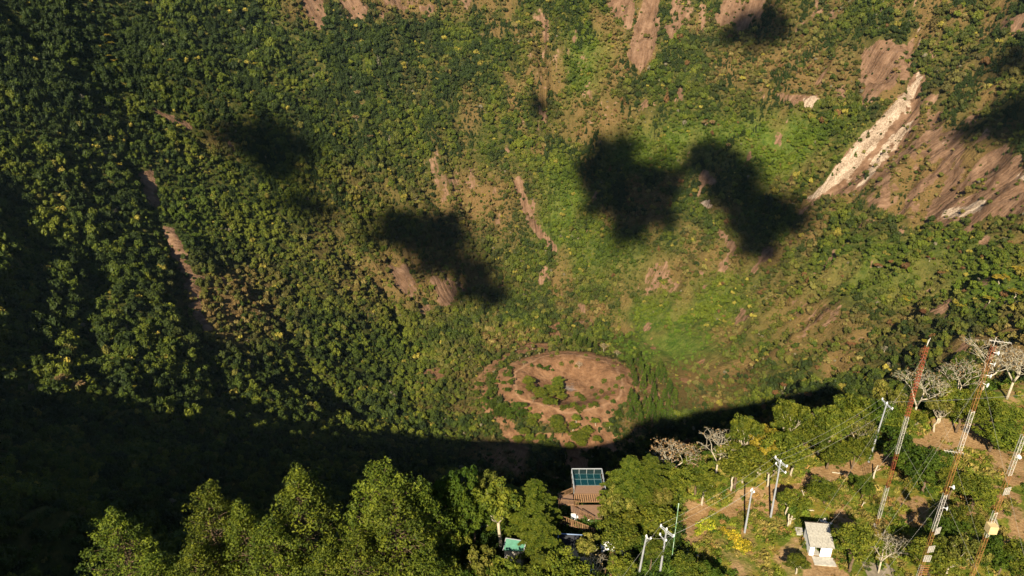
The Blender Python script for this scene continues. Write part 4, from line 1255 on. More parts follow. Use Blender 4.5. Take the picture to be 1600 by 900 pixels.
# ------------------------------------------------------------------ undergrowth of the near rim
def tuft(kind, s):
    mb = MB(); r = np.random.default_rng(s)
    if kind == 'grass':
        for i in range(26):
            a = r.random() * 6.28; L = .7 + .6 * r.random(); o = r.normal(size=2) * .25
            d = np.array([math.cos(a), math.sin(a)]) * (.25 + .35 * r.random())
            w = np.array([-d[1], d[0]]) * .16
            mb.add([(o[0] - w[0], o[1] - w[1], 0), (o[0] + w[0], o[1] + w[1], 0), (o[0] + d[0] * L + w[0] * .5, o[1] + d[1] * L + w[1] * .5, L * .6), (o[0] + d[0] * L * 1.6, o[1] + d[1] * L * 1.6, L * .72)],
                   [(0, 1, 2), (0, 2, 3)], r.random())
    else:
        n = 60
        D = r.normal(size=(n, 3)); D[:, 2] = np.abs(D[:, 2]); D /= np.linalg.norm(D, axis=1, keepdims=True)
        P = D * (.5 + .6 * r.random((n, 1))) * np.array([1, 1, .75])
        mb.leaves(P, D + r.normal(size=D.shape) * .6, .22 + .14 * r.random(n), r.random(n), .6)
    return mb


tcol = bpy.data.collections.new('undergrowth_kinds')
for i, kd in enumerate(['grass', 'grass', 'leafy', 'leafy', 'leafy']):
    tcol.objects.link(bpy.data.objects.new('tuft_%02d' % i, tuft(kd, 70 + i).mesh('tuft', M_FAR, lv=True)))


def undergrowth():
    g = np.random.default_rng(5)
    sp = .62
    X, Y = np.meshgrid(np.arange(-75, 135, sp), np.arange(52, 150, sp)); X = X.ravel(); Y = Y.ravel()
    X = X + g.uniform(-.6, .6, X.shape) * sp; Y = Y + g.uniform(-.6, .6, Y.shape) * sp
    rim = np.hypot(X - CX, Y - CY) - rimR(np.arctan2(X - CX, CY - Y))
    Z = height(X, Y)
    px, py, zc = project(X, Y, Z)
    k = (rim > -22) & (px > -20) & (px < 1660) & (py < 960) & (py > 500)
    X, Y, Z, rim, px, py = [a[k] for a in (X, Y, Z, rim, px, py)]
    n = len(X)
    soil = near_soil(X, Y, Z)
    big = fbm(X / 9, Y / 9, 3, 3); med = fbm(X / 3, Y / 3, 2, 1)
    right = sstep(1050, 1090, px) * (rim > 0)
    dens = np.where(right > .5, .62 + .9 * big + .6 * med - .7 * soil + .3 * sstep(6, 0, rim), .95)
    dens = np.where((rim < 3) & (right < .5), .8, dens)
    dens = np.clip(dens, .03, 1)
    keep = g.random(n) < dens
    X, Y, Z, rim, px, py, soil, big, med, right = [a[keep] for a in (X, Y, Z, rim, px, py, soil, big, med, right)]
    n = len(X)
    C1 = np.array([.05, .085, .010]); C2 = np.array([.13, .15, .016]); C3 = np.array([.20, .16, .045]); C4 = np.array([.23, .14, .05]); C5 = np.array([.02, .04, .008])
    t = np.clip(.5 + .9 * med + .4 * g.normal(size=n) - .3 * big, 0, 1)[:, None]
    col = np.where(t < .5, C1 + (C2 - C1) * t * 2, C2 + (C3 - C2) * (t - .5) * 2)
    r4 = g.random(n) < .06 + .12 * soil; col[r4] = C4
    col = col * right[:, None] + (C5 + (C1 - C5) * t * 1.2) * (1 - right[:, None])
    col *= .7 + .6 * g.random((n, 1))
    s = .25 + .38 * g.random(n) + .55 * (g.random(n) ** 5) + .35 * np.clip(big, 0, 1)
    s *= 1 - .45 * soil
    s = np.where(right < .5, s * 1.5, s)
    idx = np.where(g.random(n) < .38 + .4 * soil, g.integers(0, 2, n), 2 + g.integers(0, 3, n))
    o = instancer('undergrowth', np.stack([X, Y, Z - .03], 1), idx, np.stack([0 * X, 0 * X, g.random(n) * 6.28], 1), np.stack([s, s, s * (.8 + .5 * g.random(n))], 1), col, tcol)
    o['kind'] = 'stuff'; o['label'] = 'grass tufts and low leafy weeds over the near rim'
    print('undergrowth', n)


undergrowth()

# ------------------------------------------------------------------ lookout with glass floor
M_WOOD = plain('timber_brown', (.19, .108, .055), .75, .35, 6, bmp=.01)
M_DECK = plain('deck_board', (.20, .122, .08), .8, .18, 5)
M_STEEL = plain('galvanised_steel', (.46, .48, .50), .45, .12, 5, metal=.3)
M_WHITE = plain('white_plaster', (.80, .80, .80), .85, .08, 2, bmp=.005)
M_CONC = plain('concrete', (.36, .34, .30), .9, .22, 2, bmp=.02)
M_DARK = plain('dark_timber', (.03, .02, .015), .9, .3, 4)


def glass_mat(name, col, alpha):
    m, nt, b = new_mat(name)
    b.inputs['Base Color'].default_value = (*col, 1)
    b.inputs['Roughness'].default_value = .12
    b.inputs['Specular IOR Level'].default_value = .5
    b.inputs['Alpha'].default_value = alpha
    return m


M_GLASSF = glass_mat('floor_glass', (.004, .035, .042), .88)
M_GLASSR = glass_mat('rail_glass', (.03, .06, .07), .22)


def railing(root, a, b, h, n, slat=.05, name='balustrade', gap=.02):
    """top and bottom rail with upright slats between two points"""
    a = Vector(a); b = Vector(b); mb = MB()
    up = Vector((0, 0, 1))
    mb.bar(a + up * h, b + up * h, .10, .07); mb.bar(a + up * .12, b + up * .12, .07, .06)
    for i in range(n + 1):
        p = a + (b - a) * (i / n)
        w = slat * (2.0 if i % 6 == 0 else 1)
        mb.bar(p + up * .0, p + up * (h - .04), w, w)
    o = mb.build(name, M_WOOD, root); o['kind'] = 'stuff'
    return o


def lookout():
    x0, x1, y0, y1, z = 10.3, 15.5, 90.0, 95.0, 562.5
    root = empty('lookout_platform', (12.9, 90.0, 560.5), 0, 'timber lookout with teal glass floor and steel rail jutting from the rim', 'lookout')
    o3 = Vector((12.9, 90.0, 560.5))

    def L(x, y, zz): return Vector((x, y, zz)) - o3
    ys = y0 + 1.95          # board to glass line
    mb = MB()
    n = 13
    for i in range(n):
        w = (ys - y0) / n
        mb.box(tuple(L((x0 + x1) / 2, y0 + w * (i + .5), z - .03)), (x1 - x0 - .1, w - .012, .05))
    d = mb.build('deck', M_DECK, root); d['kind'] = 'stuff'
    # glass panes 4 x 2 in a steel grid
    nx, ny = 4, 2
    for i in range(nx):
        for j in range(ny):
            g = MB()
            wx = (x1 - x0 - .5) / nx; wy = (y1 - ys - .12) / ny
            g.box((0, 0, 0), (wx - .10, wy - .10, .03))
            if i == 0 and j == 0: gm = g.mesh('glass_pane', M_GLASSF)
            obj('glass_pane', gm, root, L(x0 + .25 + wx * (i + .5), ys + .05 + wy * (j + .5), z - .02))
    f = MB()
    for i in range(nx + 1):
        xx = x0 + .25 + (x1 - x0 - .5) * i / nx
        f.box(tuple(L(xx, (ys + y1) / 2, z - .03)), (.08, y1 - ys, .07))
    for j in range(ny + 1):
        yy = ys + .05 + (y1 - ys - .12) * j / ny
        f.box(tuple(L((x0 + x1) / 2, yy, z - .035)), (x1 - x0 - .3, .08, .075))
    f.build('floor_grid', plain('grid_steel', (.10, .17, .18), .5, .1), root)
    f = MB()
    for yy in (y0, ys, y1): f.box(tuple(L((x0 + x1) / 2, yy, z - .22)), (x1 - x0 + .1, .16, .26))
    for xx in (x0, x1): f.box(tuple(L(xx, (y0 + y1) / 2, z - .221)), (.16, y1 - y0 - .17, .258))
    f.build('frame', M_DARK, root)
    # steel top rails with posts, glass panes under them
    f = MB()
    f.bar(L(x0, y1, z + 1.05), L(x1, y1, z + 1.05), .13, .10)
    for xx in (x0, x1):
        f.bar(L(xx, y0 + .07, z + 1.053), L(xx, y1 - .07, z + 1.053), .11, .10)
    f.build('top_rail', M_STEEL, root)
    f = MB()
    for xx in (x0, x1):
        for t in range(5): f.bar(L(xx, y0 + (y1 - y0) * t / 4, z - .05), L(xx, y0 + (y1 - y0) * t / 4, z + 1.0), .06)
    for t in range(1, 4): f.bar(L(x0 + (x1 - x0) * t / 4, y1, z - .05), L(x0 + (x1 - x0) * t / 4, y1, z + 1.0), .05)
    f.build('rail_post', M_STEEL, root)['kind'] = 'stuff'
    for xx in (x0, x1):
        for t in range(4):
            g = MB(); g.box((0, 0, 0), (.015, 1.13, .85)); obj('rail_pane', g.mesh('rail_pane', M_GLASSR), root, L(xx, y0 + (y1 - y0) * (t + .5) / 4, z + .52))
    for t in range(4):
        g = MB(); g.box((0, 0, 0), (1.2, .015, .85)); obj('rail_pane', g.mesh('rail_pane', M_GLASSR), root, L(x0 + (x1 - x0) * (t + .5) / 4, y1, z + .52))
    # slatted skirt below the near edge, leaning out a little
    sk = MB()
    for i in range(17):
        xx = x0 + (x1 - x0) * (i + .5) / 17
        sk.bar(L(xx + .06, y0 - .12, z - .08), L(xx - .10, y0 - .55, z - 1.35), .15, .03)
    sk.bar(L(x0, y0 - .53, z - 1.38), L(x1 + .1, y0 - .53, z - 1.38), .08, .09)
    sk.bar(L(x0, y0 - .11, z - .06), L(x1 + .1, y0 - .11, z - .06), .08, .08)
    sk.build('slat_skirt', M_WOOD, root)['kind'] = 'stuff'
    # boarding behind the skirt, its dark colour standing in for shade between slats
    b = MB(); b.box(tuple(L((x0 + x1) / 2, y0 + .25, z - 1.2)), (x1 - x0 - .1, .1, 1.6)); b.build('back_boarding', plain('shaded_timber', (.035, .02, .014), .9), root)
    # lower landing and the switchback stair
    b = MB(); b.box(tuple(L(13.1, 87.75, 560.55)), (4.6, 3.2, .14)); b.build('landing', M_DECK, root)
    b = MB(); b.box(tuple(L(9.0, 89.3, 561.75)), (2.4, 2.4, .14)); b.build('landing', M_DECK, root)
    st = MB()
    for i in range(7):
        t = i / 6
        st.box(tuple(L(9.8 + 1.9 * t, 87.2, 561.7 - 1.1 * t)), (.34, 1.5, .07))
    st.build('stair', M_DECK, root)['kind'] = 'stuff'
    st = MB()
    for i in range(8):
        t = i / 7
        st.box(tuple(L(8.1 + 5.0 * t, 85.3 - .8 * t, 560.9 - 1.3 * t)), (.72, 1.3, .08))
    st.build('stair', M_DARK, root)['kind'] = 'stuff'
    railing(root, L(7.6, 89.4, 561.8), L(10.1, 90.9, 561.8), 1.1, 12)
    railing(root, L(8.0, 88.0, 561.8), L(10.9, 88.1, 561.4), 1.1, 14)
    railing(root, L(11.1, 86.6, 560.9), L(13.3, 85.7, 560.3), 1.05, 13)
    railing(root, L(7.9, 85.0, 561.0), L(13.2, 83.6, 559.6), 1.3, 19, .11)
    railing(root, L(7.5, 86.2, 561.2), L(7.8, 88.8, 561.8), 1.1, 10)
    for i, (xx, yy) in enumerate(((10.5, 90.2), (15.3, 90.2), (10.5, 94.6), (15.3, 94.6), (7.9, 88.3), (7.9, 90.3), (11.0, 86.4), (15.2, 86.4), (8.0, 85.1), (13.2, 83.7))):
        b = MB(); zt = 562.2 if i < 4 else 561.7 if i < 6 else 560.5 if i < 8 else 560.4
        gz = float(height(xx, yy)) - .5
        b.box(tuple(L(xx, yy, (zt + gz) / 2)), (.2, .2, max(.3, zt - gz))); b.build('post', M_DARK, root)
    br = MB(); br.bar(L(10.5, 94.4, 562.0), L(10.5, 90.3, 558.5), .14); br.bar(L(15.3, 94.4, 562.0), L(15.3, 90.3, 558.5), .14); br.build('brace', M_DARK, root)
    b = MB(); b.box((0, 0, 0), (.8, 1.1, 1.7)); b.box((1.65, .2, -.1), (2.5, .5, 1.2))
    p = hit(895, 816)
    o = obj('concrete_footing', b.mesh('concrete_footing', M_WHITE), None, (p.x + .1, p.y, p.z + .5))
    tag(o, 'white concrete footing wall at the bottom of the lookout stair', 'footing')


lookout()

# ------------------------------------------------------------------ white hut
def sheet(w, l, pitch=.18, amp=.035, th=.012, n=8):
    """corrugated roof sheet, ridges running along y"""
    mb = MB(); nx = int(w / pitch) * 4
    xs = np.linspace(-w / 2, w / 2, nx + 1); zs = amp * np.cos(np.arange(nx + 1) * math.pi / 2)
    v = []
    for yy in (-l / 2, l / 2):
        for o in (0, -th):
            v += [(x, yy, z + o) for x, z in zip(xs, zs)]
    m = nx + 1; f = []
    for i in range(nx):
        f.append((i, i + 1, 2 * m + i + 1, 2 * m + i)); f.append((m + i + 1, m + i, 3 * m + i, 3 * m + i + 1))
        f.append((i + 1, i, m + i, m + i + 1)); f.append((2 * m + i, 2 * m + i + 1, 3 * m + i + 1, 3 * m + i))
    mb.add(v, f)
    return mb


def hut():
    a = hit(1263.5, 867.5); b = hit(1297.5, 870.5)
    w = (b - a).length; rz = math.atan2(b.y - a.y, b.x - a.x)
    D, hf, hb, t = 3.4, 2.05, 3.15, .15
    root = empty('hut', a, rz, 'small white hut with grey corrugated lean-to roof and dark open doorway', 'hut')
    wx = w

    def prism(name, pts, y0, y1, m=M_WHITE):
        mb = MB(); n = len(pts)
        mb.add([(x, y0, z) for x, z in pts] + [(x, y1, z) for x, z in pts], [tuple(range(n)), tuple(range(2 * n - 1, n - 1, -1))] + [(i, n + i, n + (i + 1) % n, (i + 1) % n) for i in range(n)])
        return mb.build(name, m, root)
    # side walls slope up to the back
    for name, x0 in (('wall', 0.0), ('wall', wx - t)):
        mb = MB()
        mb.add([(x0, 0, -.5), (x0 + t, 0, -.5), (x0 + t, D, -.5), (x0, D, -.5), (x0, 0, hf), (x0 + t, 0, hf), (x0 + t, D, hb), (x0, D, hb)],
               [(0, 3, 2, 1), (4, 5, 6, 7), (0, 1, 5, 4), (1, 2, 6, 5), (2, 3, 7, 6), (3, 0, 4, 7)])
        o = mb.build(name, M_WHITE, root)
    d0, d1 = .68, 1.62
    prism('wall', [(t, -.5), (d0, -.5), (d0, hf), (t, hf)], .002, t)
    prism('wall', [(d1, -.5), (wx - t, -.5), (wx - t, hf), (d1, hf)], .002, t)
    prism('lintel', [(d0, hf - .16), (d1, hf - .16), (d1, hf), (d0, hf)], .002, t, M_CONC)
    prism('wall', [(t, -.5), (wx - t, -.5), (wx - t, hb), (t, hb)], D - t, D - .002)
    fl = MB(); fl.box((wx / 2, D / 2, .02), (wx - 2 * t, D - 2 * t, .1)); fl.build('floor', M_CONC, root)
    # four overlapping sheets
    sl = math.atan2(hb - hf, D); Ls = (D + .7) / math.cos(sl)
    ms = plain('fibre_cement_sheet', (.34, .32, .28), .9, .3, 2.5, bmp=.01)
    n = 4; sw = (wx + .34) / n
    me = sheet(sw + .06, Ls).mesh('roof_sheet', ms, smooth=False)
    for i in range(n):
        o = obj('roof_sheet', me, root, (-.17 + sw * (i + .5), D / 2, (hf + hb) / 2 + .10 + .004 * (i % 2)))
        o.rotation_euler = (sl, 0, 0)
    rb = MB()
    rb.bar((-.15, D + .33, hb + .17), (wx + .15, D + .33, hb + .17), .12, .2)
    rb.build('ridge_board', M_DARK, root)
    rb = MB(); rb.bar((-.16, -.28, hf - .02), (wx + .16, -.28, hf - .02), .05, .10); rb.build('eave_board', plain('eave_grey', (.2, .19, .17), .8), root)
    ap = MB(); ap.box((wx * .62, -1.0, -.12), (wx * 1.0, 1.7, .3)); o = ap.build('doorstep', M_CONC, root)
    # slab beside and rubble behind
    p = hit(1249, 831); s = MB(); s.box((0, 0, .1), (1.2, 1.5, .3), rz)
    tag(obj('concrete_slab', s.mesh('concrete_slab', M_CONC), None, p), 'grey square concrete slab by the left wall of the white hut', 'slab')
    p = hit(1376, 892); s = MB(); s.box((0, 0, .05), (4.8, 3.2, .2), -.1)
    tag(obj('concrete_slab', s.mesh('concrete_slab', plain('weathered_slab', (.2, .165, .12), .9, .3, 1.5)), None, p), 'wide grey concrete slab at the bottom edge under the leafless white tree', 'slab')


hut()
M_STONE = plain('pale_stone', (.55, .50, .44), .9, .3, 3, bmp=.03)


def stone_mesh(s):
    bm = bmesh.new(); bmesh.ops.create_icosphere(bm, subdivisions=1, radius=1)
    r = random.Random(s)
    for v in bm.verts: v.co *= .7 + .5 * r.random()
    me = bpy.data.meshes.new('stone'); bm.to_mesh(me); bm.free(); me.materials.append(M_STONE)
    return me


SM = [stone_mesh(i) for i in range(4)]
for i, (px, py) in enumerate(sorted([(1286, 812), (1289, 815), (1292, 817), (1294, 821), (1296, 824), (1290, 811), (1283, 814), (1298, 818), (1295, 827), (1287, 818)])):
    p = hit(px, py); o = obj('stone', SM[i % 4], None, p); s = .22 + .16 * random.random(); o.scale = (s, s, s * .7); o.rotation_euler.z = i
    tag(o, 'whitish stone in the rubble heap behind the hut, ' + ORD[i], 'stone', 'rubble behind the hut')
for i, (px, py) in enumerate(sorted([(1066, 858), (1070, 861), (1074, 859), (1089, 858), (1093, 862), (1097, 860), (1099, 865), (1086, 864), (1091, 868)])):
    p = hit(px, py); o = obj('stone', SM[i % 4], None, p); s = .2 + .12 * random.random(); o.scale = (s, s, s * .7); o.rotation_euler.z = i
    tag(o, 'whitish stone among weeds right of the green banded pole, ' + ORD[i], 'stone', 'white stones in the weeds')


# stumps, fallen timber, stubs of white trunks
def stub(px0, py0, px1, py1, Hh, r, label, name='tree_stump', cat='stump'):
    a = hit(px0, py0); b = hit(px1, py1, lift=Hh); mb = MB()
    v = b - a
    limb(mb, (0, 0, -.2), tuple(v), r, r * .7, .15, 5, 7)
    limb(mb, tuple(v * .6), tuple(v * .75 + Vector((r * 3, -r * 2, .3))), r * .5, r * .25, .1, 3, 5)
    tag(obj(name, mb.mesh(name, M_BARKG, smooth=True), None, a), label, cat)


stub(1230, 823, 1233, 803, 2.2, .17, 'left white stem under the small round tree beside the hut')
stub(1233, 822, 1238, 806, 1.9, .16, 'right white stem under the small round tree beside the hut')
stub(1334, 832, 1338, 820, 1.3, .12, 'short pale stump right of the white hut near its round tree')
stub(1380, 837, 1383, 828, 1.0, .12, 'short pale stump between hut tree and second mast')
stub(1258, 776, 1253, 766, 1.2, .11, 'leaning pale stub on the bare earth above the hut')
stub(1365, 748, 1372, 727, 2.2, .16, 'crooked white stub right of the foot of the highest power pole')
stub(1346, 792, 1350, 784, .9, .10, 'thin white stub under the ball-headed tree')
stub(1160, 754, 1162, 738, 2.4, .2, 'pale trunk stub standing left of the second power pole')


def log(px0, py0, px1, py1, r, label, m=M_BARKG):
    a = hit(px0, py0, lift=.2); b = hit(px1, py1, lift=.2); mb = MB()
    limb(mb, (0, 0, 0), tuple(b - a), r, r * .8, .05, 5, 7)
    tag(obj('log', mb.mesh('log', m, smooth=True), None, a), label, 'log')


log(1268, 753, 1296, 751, .17, 'long pale log lying across the bare earth above the hut')
log(1261, 797, 1272, 798, .12, 'short pale log just above the hut roof')
log(1556, 812, 1560, 824, .2, 'white broken trunk beside the wooden box on the third mast')
log(1300, 738, 1318, 741, .12, 'thin branch lying below the domed leafless tree')


# crotons
def croton_mesh(s, tall=False):
    mb = MB(); r = np.random.default_rng(s); n = 90
    D = r.normal(size=(n, 3)); D[:, 2] = np.abs(D[:, 2]) + .1; D /= np.linalg.norm(D, axis=1, keepdims=True)
    P = D * (.3 + .6 * r.random((n, 1))) * np.array([1, 1, .9])
    mb.leaves(P, D + r.normal(size=D.shape) * .5, .2 + .08 * r.random(n), r.random(n), .35)
    return mb.mesh('croton_leaves', M_CROT, lv=True)


M_CROT = foliage_mat('leaves_croton', [(.14, .15, .012), (.34, .29, .018), (.6, .44, .04)], .2)
CM = [croton_mesh(i) for i in range(3)]
M_CROG = foliage_mat('leaves_lime', [(.08, .13, .01), (.22, .27, .02), (.5, .48, .04)], .2)
CG = []
for m_ in CM:
    q = m_.copy(); q.materials[0] = M_CROG; CG.append(q)
for k, (meshes, pts, lab, grp) in enumerate([
    (CM, [(1130, 828), (1134, 833), (1140, 837), (1145, 842), (1150, 846), (1155, 850), (1152, 855), (1158, 858), (1163, 861), (1160, 848), (1166, 850), (1168, 856), (1147, 834), (1153, 840)],
     'yellow-leaved shrub of the slanting row on bare ground', 'row of yellow-leaved shrubs'),
    (CG, [(1092, 822), (1098, 816), (1106, 814), (1112, 818), (1094, 829), (1101, 826), (1109, 826), (1115, 824), (1090, 834)],
     'lime green shrub in the clump left on bare ground', 'clump of lime green shrubs')]):
    lbs = ranked(lab, pts)
    for i, (px, py) in enumerate(pts):
        p = hit(px, py); e = empty('croton_shrub', p, i * 1.3, lbs[i], 'shrub', grp); s = .7 + .3 * random.random(); e.scale = (s, s, s)
        obj('foliage', meshes[i % 3], e); st = MB(); st.tube([(0, 0, -.1), (.03, 0, .5)], [.04, .02], 5); obj('stem', st.mesh('stem', M_BARK), e)

# ------------------------------------------------------------------ other roofs half hidden by trees
def roof_quad(name, pix, lift, label, cat, mat, h, pitch_mat=None, trim=None):
    """a small building whose four roof corners are known"""
    P = [hit(x, y, lift=l) for (x, y), l in zip(pix, lift)]
    o0 = Vector((P[0].x, P[0].y, P[0].z - lift[0]))
    root = empty(name, o0, 0, label, cat)
    A, B, C_, D_ = [p - o0 for p in P]   # far left, far right, near right, near left
    n = 40; mb = MB(); v = []; f = []
    for i in range(n + 1):
        t = i / n; off = .05 * math.cos(i * math.pi)
        for a, b in ((A, D_), (B, C_)):
            q = a + (b - a) * t; v.append((q.x, q.y, q.z + off)); v.append((q.x, q.y, q.z + off - .03))
    for i in range(n):
        k = 4 * i
        f += [(k, k + 2, k + 6, k + 4), (k + 1, k + 5, k + 7, k + 3), (k, k + 4, k + 5, k + 1), (k + 2, k + 3, k + 7, k + 6)]
    mb.add(v, f); mb.build('roof', mat, root)
    tm = MB()
    for a, b in ((A, B), (D_, A), (B, C_)): tm.bar(a + Vector((0, 0, .02)), b + Vector((0, 0, .02)), .12, .1)
    tm.build('roof_trim', trim or M_STEEL, root)
    w = MB(); cen = (A + B + C_ + D_) / 4
    c = [cen + (q - cen) * .9 for q in (A, B, C_, D_)]
    vv = [(q.x, q.y, q.z - .1) for q in c] + [(q.x, q.y, -1.0) for q in c]
    w.add(vv, [(0, 4, 5, 1), (1, 5, 6, 2), (2, 6, 7, 3), (3, 7, 4, 0), (4, 7, 6, 5)])
    w.build('wall', plain('shed_wall_grey', (.3, .28, .25), .9), root)
    return root


M_GREENR = plain('green_sheet_metal', (.07, .22, .155), .55, .15, 2, spec=.3)
roof_quad('green_roofed_shed', [(790.5, 841), (822.5, 846), (818, 862), (786, 860)], [4.0, 4.0, 3.6, 3.6], 'shed with green ribbed metal roof and tree shadow across it', 'shed', M_GREENR, 2)
roof_quad('green_roofed_shed', [(917, 889), (930, 890), (928, 905), (912, 905)], [2.8, 2.8, 2.5, 2.5], 'corner of a second green roof behind the twiggy leafless tree at the bottom edge', 'shed', M_GREENR, 2)
M_BLUER = plain('blue_grey_metal', (.10, .14, .20), .5, .15, 2)
roof_quad('shaded_pavilion', [(873, 834), (924, 837), (920, 856), (870, 854)], [4.2, 4.2, 3.8, 3.8], 'pavilion with shade-darkened roof and pale blue trim half hidden under trees', 'pavilion',
          plain('shaded_roof', (.02, .022, .03), .7), 3, trim=plain('blue_trim', (.25, .35, .55), .5))  # near-black roof colour has the shade of the trees put into it


def tarp():
    p = hit(950, 856); mb = MB(); n = 12; v = []; f = []
    for i in range(n + 1):
        for j in range(n + 1):
            x = (i / n - .5) * 2.3; y = (j / n - .5) * 2.0
            r = math.hypot(x / 1.15, y)
            v.append((x, y, 1.35 * max(0, 1 - r * .75) + .25 * float(vn(np.array(x * 2 + 9.0), np.array(y * 2 + 4.0)))))
    for i in range(n):
        for j in range(n):
            k = i * (n + 1) + j; f.append((k, k + n + 1, k + n + 2, k + 1))
    mb.add(v, f)
    tag(obj('tarpaulin', mb.mesh('tarpaulin', plain('white_sheeting', (.82, .82, .84), .6, .05), smooth=True), None, p), 'crumpled white tarpaulin thrown over a heap between the trees', 'tarpaulin')


tarp()

# ------------------------------------------------------------------ power poles
M_POLE = plain('pole_concrete', (.25, .26, .28), .8, .15, 2)
M_INS = plain('insulator_white', (.75, .75, .76), .35, .05, 3)
M_WIRE = plain('wire_grey', (.28, .27, .25), .6, .05, 2)


def solve_h(base, px, py):
    """height at which an upright from base best meets a sight line"""
    best = min(np.arange(1, 60, .05), key=lambda h: abs(float(project(base.x, base.y, base.z + h)[1]) - py))
    return float(best)


def pole(bp, tp, arms, label):
    b = hit(*bp); h = solve_h(b, *tp)
    # follow the slight lean
    dx, dy, dz = ray(*tp); s = (CAM_Z - (b.z + h)) / -dz
    tip = Vector((dx * s, dy * s, b.z + h)) - b
    root = empty('power_pole', b, 0, label, 'power pole', 'concrete power poles on the rim')
    mb = MB(); mb.tube([(0, 0, -.6), tuple(tip * .5), tuple(tip)], [.18, .145, .11], 10); mb.build('pole_shaft', M_POLE, root, smooth=False)
    ends = []
    for (e0, e1, dh, n) in arms:
        zz = b.z + h + dh; q = []
        for e in (e0, e1):
            dx, dy, dz = ray(*e); s = (CAM_Z - zz) / -dz; q.append(Vector((dx * s, dy * s, zz)) - b)
        mb = MB(); off = Vector((.09, .12, 0)) if n > 1 else Vector((0, 0, 0))
        mb.bar(q[0] + off, q[1] + off, .09, .11)
        if n > 1: mb.bar(q[0] - off, q[1] - off, .09, .11)
        mb.build('crossarm', M_STEEL, root)
        mb = MB()
        for t in (.25, .75): mb.bar(q[0] + (q[1] - q[0]) * t, tip * ((h + dh - .8) / h), .04)
        mb.build('brace', M_STEEL, root)
        for t in ((.03, .97) if n < 3 else (.03, .45, .97)):
            p = q[0] + (q[1] - q[0]) * t
            i = MB(); i.tube([(0, 0, .05), (0, 0, .16), (0, 0, .26), (0, 0, .38)], [.09, .16, .10, .12], 8)
            obj('insulator', i.mesh('insulator', M_INS), root, p)
            ends.append(b + p + Vector((0, 0, .4)))
    i = MB(); i.tube([(0, 0, 0), (0, 0, .2), (0, 0, .42)], [.10, .15, .08], 8); obj('insulator', i.mesh('insulator', M_INS), root, tip)
    ends.append(b + tip + Vector((0, 0, .42)))
    return b, b + tip, ends


P1 = pole((1031, 895), (1041.5, 828), [((1032, 822), (1053, 839), -.1, 2), ((1031, 836), (1041, 846), -1.6, 1)], 'lowest concrete power pole with white double crossarm at the bottom of the frame')
P2 = pole((998, 897), (1009.8, 839), [((1010, 841), (1017, 842.5), -.3, 1)], 'short slanting concrete pole without crossarm beside the lowest power pole')
P3 = pole((1163.5, 832), (1175, 766), [((1173, 768), (1178, 770), -.4, 1)], 'plain concrete pole without crossarm on the bare ground left of the tall crossarm pole')
P4 = pole((1204, 809), (1219.5, 722), [((1211, 715), (1230, 730), -.1, 3), ((1212, 725), (1227.5, 740), -1.2, 1)], 'tall concrete power pole with two crossarms left of the white hut')
P5 = pole((1357, 722), (1385.5, 631), [((1378, 624), (1394.5, 640), -.1, 3)], 'highest concrete power pole with one crossarm left of the red and white mast')


def wire(a, b, sag, label, r=.014, grp=None, name='power_line', cat='power line'):
    a = Vector(a); b = Vector(b); mb = MB(); pts = []
    for i in range(15):
        t = i / 14; p = (b - a) * t; p.z -= sag * 4 * t * (1 - t); pts.append(tuple(p))
    mb.tube(pts, r, 4, cap=False)
    tag(obj(name, mb.mesh(name, M_WIRE), None, a), label, cat, grp)


for i in range(2):
    wire(P5[2][i if i == 0 else 2], P4[2][i if i == 0 else 2], .9, ('left' if i == 0 else 'right') + ' overhead wire from the highest power pole to the tall crossarm pole', grp='wires between the two crossarm poles')
    wire(P4[2][i if i == 0 else 2], P1[2][i], .9, ('left' if i == 0 else 'right') + ' overhead wire from the tall crossarm pole down to the lowest pole', grp='wires down to the lowest pole')
wire(P5[2][-1], P4[2][-1], .9, 'middle overhead wire from the highest power pole to the tall crossarm pole', grp='wires between the two crossarm poles')
wire(P4[2][-1], P1[2][-1], .9, 'middle overhead wire from the tall crossarm pole down to the lowest pole', grp='wires down to the lowest pole')
wire(P4[1] - Vector((0, 0, 1.3)), P3[1], .3, 'slack service wire between the tall crossarm pole and the plain pole', .016)
wire(P3[1], P1[1] - Vector((0, 0, 1.5)), .7, 'service wire running from the plain pole toward the lowest power pole', .014)
wire(P1[1] - Vector((0, 0, 1.5)), P2[1], .25, 'short wire between the lowest power pole and the slanting pole', .014)
e = P5[1]
wire(P5[2][1], e + Vector((70, 8, 4)), 2.0, 'overhead wire leaving the highest power pole toward the right edge', .014)
for k in range(2):
    wire(P1[2][k], P1[2][k] + Vector((-22, -28, -1)), .8, ('left' if k == 0 else 'right') + ' overhead wire leaving the lowest pole past the bottom edge', grp='wires leaving the lowest pole')


def banded():
    b = hit(1049.5, 874); h = solve_h(b, 1062, 788)
    root = empty('banded_pole', b, 0, 'slim pole painted in pale green bands between hedge and bare ground', 'pole')
    m1 = plain('band_green', (.16, .32, .17), .6); m2 = plain('band_pale', (.36, .48, .37), .6)
    n = 9
    for i in range(n):
        mb = MB(); mb.tube([(0, 0, h * i / n - (.4 if i == 0 else 0)), (0, 0, h * (i + 1) / n)], .05, 8); mb.build('band', m1 if i % 2 else m2, root)
    mb = MB(); mb.ball((0, 0, h + .05), (.11, .11, .11)); mb.build('cap', m2, root)


banded()

# ------------------------------------------------------------------ lattice masts
M_RED = plain('mast_rust_red', (.26, .068, .032), .7, .25, 2)
M_ORA = plain('mast_orange', (.27, .12, .04), .7, .2, 2)
M_MW = plain('mast_white', (.50, .46, .42), .7, .12, 2)


